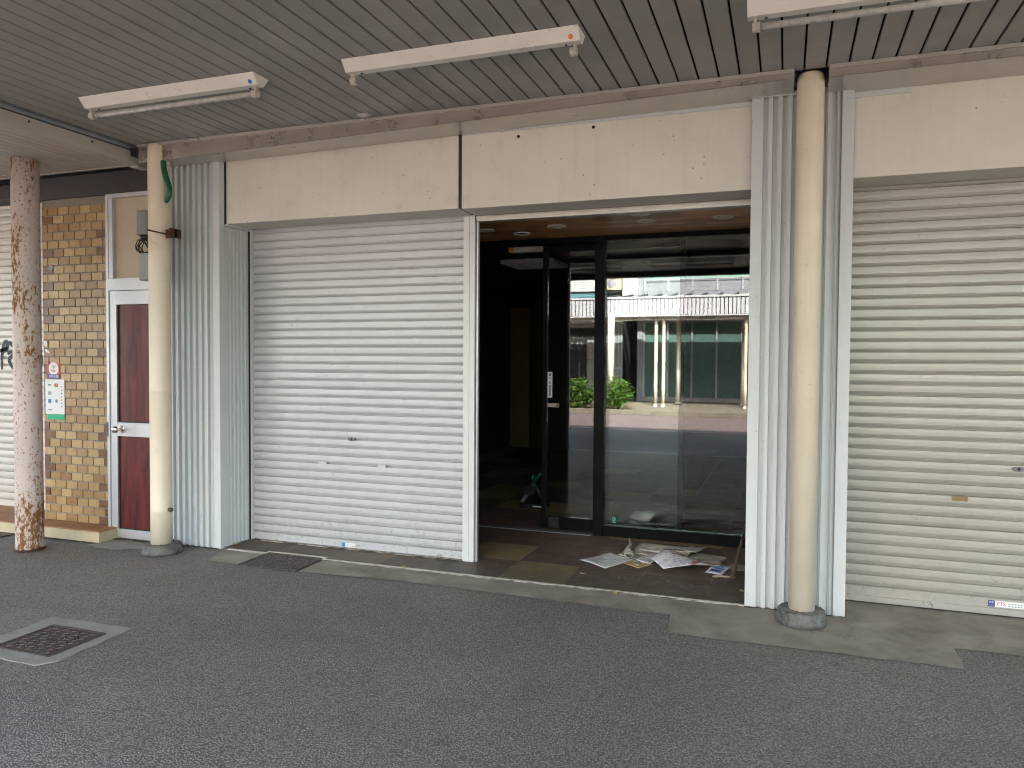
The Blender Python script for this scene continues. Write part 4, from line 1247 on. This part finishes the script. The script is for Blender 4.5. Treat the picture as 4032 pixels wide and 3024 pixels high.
paper('paper_strip', [(-1.065, .80), (-1.02, .66), (-.99, .67), (-1.03, .815)], 'newsprint', 'narrow folded strip of newspaper beside the rolled one', 'newspaper', z=FZ + .006, wave=.004, thick=.004, seed=14, n=8)
paper('newspaper', [(-1.10, 1.06), (-.70, 1.04), (-.60, 1.30), (-1.06, 1.30)], 'newsprint', 'folded newspaper at the back of the pile by the glass', 'newspaper', z=FZ, wave=.006, thick=.022, seed=6,
      lift=lambda u, v: .02 * math.sin(math.pi * v) * (1 - .3 * u))
paper('newspaper', [(-.80, .92), (-.43, .90), (-.40, 1.13), (-.62, 1.19)], 'newsprint', 'flat newspaper with red print right of the pile', 'newspaper', z=FZ, wave=.004, thick=.010, seed=7)
paper('leaflet', [(-1.04, .80), (-.92, .74), (-.86, .98), (-1.00, 1.02)], 'leaflet', 'white leaflet with green edge in the middle of the pile', 'leaflet', z=FZ + .004, wave=.004, thick=.004, seed=8)
paper('newspaper', [(-.92, .88), (-.70, .90), (-.66, 1.08), (-.88, 1.08)], 'newsprint', 'half folded newspaper with headline behind the white sheet', 'newspaper', z=FZ + .010, wave=.004, thick=.006, seed=12,
      lift=lambda u, v: .03 * v * v)
paper('printed_sheet', [(-.93, .83), (-.80, .595), (-.49, .775), (-.79, 1.04)], 'leaflet', 'large white printed sheet bulging on top of the pile', 'sheet', z=FZ + .012, wave=.005, thick=.003, seed=9,
      lift=lambda u, v: .050 * max(0, math.sin(math.pi * (v * .75 + .05))) * (1 - .55 * u))
o = paper('flyer', [(-.515, .675), (-.40, .645), (-.352, .875), (-.475, .955)], 'leaflet', 'small blue and white flyer nearest the stick', 'flyer', wave=.003, thick=.0025, seed=10)
for q in ((.18, .80, .16, .34), (.22, .82, .44, .58), (.25, .72, .70, .80)):
    u0, u1, v0, v1 = q
    a, b, c, d = [Vector(p) for p in ((-.515, .675), (-.40, .645), (-.352, .875), (-.475, .955))]
    f = lambda u, v: a * (1 - u) * (1 - v) + b * u * (1 - v) + c * u * v + d * (1 - u) * v
    pts = [f(u0, v0), f(u1, v0), f(u1, v1), f(u0, v1)]
    MB().loft([(p.x, p.y, FZ + .0085) for p in pts], [(p.x, p.y, FZ + .0105) for p in pts]).build('flyer_picture', 'sky_blue_ink' if q[0] > .2 else 'blue_ink', o)
paper('newspaper', [(-1.09, 1.0), (-.93, .95), (-.90, 1.12), (-1.08, 1.19)], 'newsprint', 'crumpled newspaper corner with red print at the back left of the pile', 'newspaper', z=FZ + .002, wave=.007, thick=.008, seed=15, lift=lambda u, v: .03 * (1 - u) * v)
paper('newspaper', [(-.78, 1.06), (-.62, 1.02), (-.55, 1.20), (-.68, 1.27)], 'newsprint', 'fanned newspaper fold sticking out at the back right of the pile', 'newspaper', z=FZ + .030, wave=.006, thick=.006, seed=16, lift=lambda u, v: .02 * u)
paper('newspaper', [(-.62, .80), (-.42, .84), (-.44, 1.0), (-.60, .98)], 'newsprint', 'flat newspaper half hidden under the small flyer', 'newspaper', z=FZ + .011, wave=.003, thick=.004, seed=18)
# grit and crumbs blown along the shopfront
random.seed(77)
g = MB()
for k in range(420):
    if k < 150:
        x = random.uniform(-4.1, -.25); yv = random.choice((random.gauss(.33, .03), random.gauss(.03, .04), random.uniform(.05, 1.45)))
        if x < -2.3: yv = min(yv, .33)
        z = FZ if yv > .03 else .011
    elif k < 230:
        x = random.uniform(.3, 1.9); yv = random.uniform(-.55, .33); z = .004
    else:
        x = random.uniform(-5.6, 2.0); yv = random.uniform(-3.6, -.36); z = .001
    r = random.uniform(.0015, .0050) * (1.4 if yv < -.3 else 1)
    a = random.uniform(0, 6.3)
    p = [(x + r * math.cos(a + q) * random.uniform(.7, 1.3), yv + r * math.sin(a + q) * random.uniform(.7, 1.3), z) for q in (0, 2.1, 4.2)] + [(x, yv, z + r * random.uniform(.5, 1.1))]
    g.add(p, [(0, 1, 3), (1, 2, 3), (2, 0, 3), (0, 2, 1)])
go = single(g, 'grit', 'frame_concrete', (-2, -.5, 0), 'loose grit and crumbs scattered over asphalt and threshold', 'grit')
go['kind'] = 'stuff'

stk = thing('walking_stick', (-.318, .60, FZ), 'thin wooden stick with cord loop leaning beside the right pilaster', 'stick')
MB().tube([(-.320, .60, FZ + .018), (-.300, .95, .11), (-.262, 1.49, .27)], [.013, .012, .011], 12).build('shaft', 'wood_stick', stk)
MB().disc((-.3205, .5995, FZ + .018), (0.03, -1, -.2), .018, 18, .014).build('tip', 'wood_stick', stk)
cp = curve([(-.335, .605), (-.37, .60), (-.42, .585), (-.445, .57), (-.455, .59), (-.43, .61), (-.38, .615), (-.335, .612)], 30)
MB().tube([(x, yv, FZ + .005) for x, yv in cp], .0045, 8).build('cord_loop', 'cord', stk)

def dry_leaf(x, yv, z, s, ang, label, seed):
    random.seed(seed)
    outline = [(0, -1), (.35, -.7), (.55, -.2), (.5, .3), (.25, .8), (0, 1.1), (-.3, .7), (-.55, .2), (-.5, -.3), (-.3, -.75)]
    ca, sa = math.cos(ang), math.sin(ang)
    top = [(x, yv, z + .004)]
    for (u, v) in outline:
        u *= s; v *= s
        top.append((x + u * ca - v * sa, yv + u * sa + v * ca, z + .003 + random.uniform(.002, .016) * s / .03))
    n = len(outline)
    fs = [(0, 1 + i, 1 + (i + 1) % n) for i in range(n)]
    bot = [(a, b, c - .0012) for a, b, c in top]
    fs += [tuple(q + n + 1 for q in f)[::-1] for f in fs[:n]]
    fs += [(1 + i, n + 2 + i, n + 2 + (i + 1) % n, 1 + (i + 1) % n) for i in range(n)]
    single(MB().add(top + bot, fs), 'dry_leaf', 'leaf_dry', (x, yv, z), label, 'leaf', 'dry leaves at the threshold')
dry_leaf(-1.025, -.03, .004, .026, .9, 'dry tan leaf on the concrete in front of the papers', 1)
dry_leaf(-1.325, .315, FZ, .022, 1.3, 'small curled leaf on the entrance floor left of the plastic sleeve', 2)
dry_leaf(-2.595, .012, .011, .024, .3, 'dry tan leaf on the white sill before the shutter', 3)
dry_leaf(-3.20, .325, .013, .022, 1.1, 'dry tan leaf under the middle of the white shutter', 4)
dry_leaf(-2.47, .345, .02, .024, .2, 'dry yellow leaf against the white shutter near its right post', 5)
dry_leaf(-4.18, .13, .008, .030, 2.0, 'dry yellow leaf in the corner by the left ribbed pilaster', 6)
dry_leaf(-.245, .30, FZ, .020, .4, 'dry leaf scrap at the foot of the right ribbed pilaster', 7)

# ------------------------------------------------------------------ far side of the street (mirrored in the glass)
kb_ = struct(thing('kerb', (0, -13.45, 0), '', ''))
for k_ in ('label', 'category'):
    del kb_[k_]
km = MB().box(0, .592, -.10, 0, -.004, .14).mesh('kerb_block', (0, 0, 0), .01)
for i in range(40):
    piece('kerb_block', km, 'kerb_stone', kb_, (-16 + i * .6, -13.38, 0))
ob = thing('office_building', (-2, -19.6, .1), 'office building across the street with green tinted glass, mirrored in the shopfront', 'building')
WY = -19.5
MB().box(-4.85, 14, WY - 8, WY - .06, .1, 9).build('core', 'street_grey', ob)
MB().box(-4.85, 14, WY - .05, WY + .02, .1, .25).build('plinth', 'street_stone', ob)
MB().box(-4.85, 14, WY - .05, WY + .04, 2.92, 4.02).build('spandrel', 'street_grey', ob)
MB().box(-4.85, 14, WY - .05, WY + .05, 5.6, 9.0).build('upper_wall', 'street_white', ob)
mx = [-4.82 + .85 * i for i in range(0, 23)]
gm = MB().box(.03, .82, 0, .02, .252, 2.918).mesh('shop_pane')
gm2 = MB().box(.03, .82, 0, .02, 4.47, 5.58).mesh('window_pane')
gm3 = MB().box(.03, .82, 0, .02, 4.03, 4.44).mesh('window_pane_low')
mm = MB().box(-.028, .028, -.03, .06, .252, 2.918).mesh('mullion')
mm2 = MB().box(-.028, .028, -.03, .06, 4.022, 5.598).mesh('mullion_upper')
for x in mx:
    piece('shop_pane', gm, 'shop_film', ob, (x, WY - .02, 0))
    piece('window_pane', gm2, 'blind_green', ob, (x, WY - .02, 0))
    piece('window_pane', gm3, 'street_grey', ob, (x, WY - .02, 0))
    piece('mullion', mm, 'aluminium', ob, (x, WY, 0))
    piece('mullion', mm2, 'street_white', ob, (x, WY, 0))
MB().box(-4.8, 14, WY + .061, WY + .075, 4.44, 4.468).build('transom', 'street_white', ob)
MB().box(-5.60, -5.05, WY - .05, WY + .15, 3.9, 8).build('white_pier', 'street_white', ob)
MB().box(-5.05, -4.86, WY - .05, WY + .1, .1, 9).build('grey_pier', 'street_grey', ob)

sh = thing('bar_building', (-8, -19.6, .1), 'white tiled building with a dark shop across the street, mirrored in the shopfront', 'building')
MB().box(-16, -5.62, WY - 8, WY - .06, .1, 3.5).build('core', 'street_dark', sh)
MB().box(-16, -6.42, WY - 8, WY + .1, 4.1, 9).build('upper_wall', 'white_wall_tile', sh)
MB().box(-6.41, -5.62, WY - 8, WY - .4, 3.5, 9).build('side_wall', 'street_grey', sh)
MB().box(-7.75, -7.15, WY + .101, WY + .14, 4.75, 5.6).build('window', 'street_dark', sh)
for i in range(3):
    MB().box(-6.98, -6.32, WY - .05, WY, .75 + i * .74 - .64, .75 + i * .74 + .085).build('stone_panel', 'street_stone', sh)
MB().box(-6.30, -5.62, WY - .05, WY - .02, .1, 2.9).build('door_panel', 'street_grey', sh)
for xx in (-5.95, -5.78, -5.66):
    MB().box(xx, xx + .035, WY - .019, WY + .01, .1, 2.75).build('door_frame', 'aluminium', sh)
MB().box(-5.95, -5.62, WY + .011, WY + .03, 1.25, 1.30).build('door_bar', 'aluminium', sh)
MB().box(-16, -5.62, WY - .05, WY + .02, 2.75, 3.1).build('sign_band', 'street_stone', sh)
text_part('sign_text', 'ビジネス', .16, (-7.42, WY - .05, 2.42), FACE_BACK, 'street_stone', sh, .004)
text_part('sign_text', 'サン', .36, (-7.45, WY - .05, 2.08), FACE_BACK, 'street_white', sh, .004)
MB().tube([(-7.25, WY - .02, .7), (-7.25, WY + .06, .75), (-7.25, WY + .06, 1.45), (-7.25, WY - .02, 1.5)], .015, 8).build('door_handle', 'aluminium', sh)
# the unit on the side wall
au = thing('outdoor_unit', (-6.0, WY - .3, 3.9), 'beige air conditioner unit across the street, mirrored in the shopfront', 'appliance')
MB().box(-6.3, -5.68, WY - .38, WY - .1, 4.15, 4.62).build('case', 'ledge_side', au, .01)
MB().disc((-6.05, WY - .099, 4.385), (0, 1, 0), .17, 24, .01).build('fan_grille', 'street_grey', au)
MB().box(-6.3, -5.68, WY - .38, WY - .1, 4.05, 4.10).box(-6.25, -6.2, WY - .35, WY - .15, 3.5, 4.05).box(-5.8, -5.75, WY - .35, WY - .15, 3.5, 4.05).build('stand', 'street_dark', au)

oc = thing('opposite_canopy', (0, -17.5, 2.9), 'white ribbed canopy across the street, mirrored in the shopfront', 'canopy')
FYo = -15.8
fm = MB().box(.014, .106, 0, .03, 2.98, 3.49).mesh('fascia_slat')
for i in range(190):
    x = -14.0 + i * .12
    piece('fascia_slat', fm, 'street_white', oc, (x, FYo - .03, 0))
MB().box(-14, 9, FYo - .06, FYo - .035, 2.97, 3.495).build('fascia_back', 'street_dark', oc)
MB().box(-14, 9, FYo - .05, FYo + .03, 3.496, 3.55).build('top_trim', 'street_white', oc)
MB().box(-14, 9, FYo - .05, FYo + .03, 2.93, 2.969).build('bottom_trim', 'street_white', oc)
MB().loft([(-14, FYo - .06, 3.45), (-14, -18.05, 3.74), (-14, -18.05, 3.77), (-14, FYo - .06, 3.49)], [(9, FYo - .06, 3.45), (9, -18.05, 3.74), (9, -18.05, 3.77), (9, FYo - .06, 3.49)]).build('roof_deck', 'roof_sheet', oc)
MB().box(-14, 9, -18.8, FYo - .07, 2.99, 3.02).build('soffit', 'ceiling_grey', oc)
MB().box(-14, 9, -19.44, -19.06, 2.99, 3.02).build('soffit', 'ceiling_grey', oc)
random.seed(31)
for i in range(46):
    x = -14 + i * .5
    MB().box(x, x + .04, -18.6, FYo - .1, 3.50, 3.56).build('roof_rib', 'roof_sheet', oc) if False else None
    m = MB().loft([(x, FYo - .08, 3.492), (x + .05, FYo - .08, 3.492), (x + .05, FYo - .08, 3.56), (x, FYo - .08, 3.56)],
                  [(x, -18.04, 3.772), (x + .05, -18.04, 3.772), (x + .05, -18.04, 3.84), (x, -18.04, 3.84)])
    m.build('roof_rib', 'roof_red' if x < -7.4 and i % 3 == 0 else ('roof_teal' if x < -5.5 and i % 2 else 'street_dark'), oc)
for (xa, xb, mt) in ((-9.5, -7.6, 'roof_red'), (-7.4, -6.0, 'roof_teal')):
    MB().loft([(xa, FYo - .5, 3.56), (xb, FYo - .5, 3.56), (xb, FYo - .5, 3.575), (xa, FYo - .5, 3.575)], [(xa, -18.0, 3.88), (xb, -18.0, 3.88), (xb, -18.0, 3.9), (xa, -18.0, 3.9)]).build('roof_patch', mt, oc)
for i, xx in enumerate((-7.4, -5.4, -3.9, -2.1, -.2)):
    f_ = MB().box(xx, xx + 1.25, -17.05, -16.93, 2.90, 2.985).build('strip_light', 'white_enamel', oc)
    MB().tube([(xx + .04, -16.99, 2.865), (xx + 1.2, -16.99, 2.865)], .016, 8).build('tube', 'tube_glass', f_)

pl_ = thing('opposite_pole', (-5.06, -15.0, .1), 'stout cream pole behind the shrubs across the street, mirrored in the glass', 'pole')
MB().lathe(-5.06, -15.0, [(.09, .1), (.09, 2.99)], 24).build('shaft', 'column_paint', pl_)
MB().lathe(-5.06, -15.0, [(.14, .1), (.14, .2)], 24).build('footing', 'concrete_base', pl_)
PI3 = (-3.84, -3.60, -1.13)
for x, lab in zip(PI3, ('left one of the twin cream drain pipes across the street, mirrored in the glass', 'right one of the twin cream drain pipes across the street, mirrored in the glass', 'cream drain pipe nearest the right pilaster, mirrored in the glass')):
    dp_ = thing('drain_pipe', (x, -16.05, .1), lab, 'pipe', 'drain pipes across the street')
    MB().lathe(x, -16.05, [(.05, .16), (.05, .62), (.054, .63), (.054, .68), (.05, .69), (.05, 1.5), (.054, 1.51), (.054, 1.55), (.05, 1.56), (.05, 2.6), (.058, 2.62), (.058, 2.72), (.045, 2.78), (.045, 2.985)], 18).build('pipe', 'column_paint', dp_)
    MB().tube([(x, -16.05, .17), (x, -16.0, .11), (x, -15.93, .105)], .05, 14).build('shoe', 'column_paint', dp_)
    MB().tube([(x + .05, -16.05, 2.0), (x + .12, -16.05, 2.06)], .012, 8).build('clip', 'cast_iron', dp_)
for x, lab in ((-3.30, 'slender cream column behind the twin pipes, mirrored in the glass'), (-1.24, 'slender cream column behind the right drain pipe, mirrored in the glass'), (-5.9, 'slender cream column left behind the shrubs, mirrored in the glass')):
    q = thing('opposite_column', (x, -17.3, .1), lab, 'column', 'columns across the street')
    MB().lathe(x, -17.3, [(.075, .1), (.075, 2.99)], 20).build('shaft', 'column_paint', q)
    MB().lathe(x, -17.3, [(.12, .1), (.12, .2)], 20).build('footing', 'concrete_base', q)

def shrub(cx, cyv, rx, ry, h, n, label, seed):
    random.seed(seed)
    t = thing('shrub', (cx, cyv, .1), label, 'shrub', 'shrubs across the street')
    stem = MB()
    tips = []
    for k_ in range(26):
        a = random.uniform(0, 2 * math.pi); rr = math.sqrt(random.random())
        tx, ty = cx + rx * rr * math.cos(a), cyv + ry * rr * math.sin(a)
        tz = .1 + h * (1 - .55 * rr * rr) * random.uniform(.75, 1.05)
        bx_, by_ = cx + (tx - cx) * .3, cyv + (ty - cyv) * .3
        stem.tube([(bx_, by_, .1), ((bx_ + tx) / 2, (by_ + ty) / 2, .1 + (tz - .1) * .55), (tx, ty, tz)], [.011, .008, .003], 5)
        tips.append((bx_, by_, tx, ty, tz))
    stem.build('stem', 'twig', t)
    lv = MB()
    for k_ in range(n):
        b = random.choice(tips)
        u = random.random() ** .6
        p = Vector((b[0] + (b[2] - b[0]) * u + random.gauss(0, .09), b[1] + (b[3] - b[1]) * u + random.gauss(0, .09), max(.16, .1 + (b[4] - .1) * u + random.gauss(0, .06))))
        d = Vector((random.gauss(0, 1), random.gauss(0, 1), random.gauss(.1, .6))).normalized()
        s_ = d.cross(Vector((random.gauss(0, .5), random.gauss(0, .5), 1))).normalized()
        L = random.uniform(.09, .17); W = L * .48
        up_ = s_.cross(d) * L * .12
        lv.add([p, p + d * L * .45 + s_ * W * .5 + up_, p + d * L, p + d * L * .45 - s_ * W * .5 + up_], [(0, 1, 2), (0, 2, 3)])
    lv.build('foliage', 'shrub_leaf', t)
    tw = MB()
    for k_ in range(90):
        a = random.uniform(0, 2 * math.pi); rr = random.uniform(.6, 1.15)
        x_, y_ = cx + rx * rr * math.cos(a), cyv + ry * rr * math.sin(a)
        tw.tube([(x_, y_, .105), (x_ + random.uniform(-.12, .12), y_ + random.uniform(-.12, .12), random.uniform(.12, .3))], .004, 4)
    tw.build('dry_twigs', 'twig', t)
shrub(-5.95, -14.2, .75, .5, .92, 1500, 'broad leafy green shrub at the opposite kerb, left one in the mirror image', 41)
shrub(-4.75, -14.25, .55, .45, .95, 1200, 'bright green shrub at the opposite kerb, right one in the mirror image', 42)
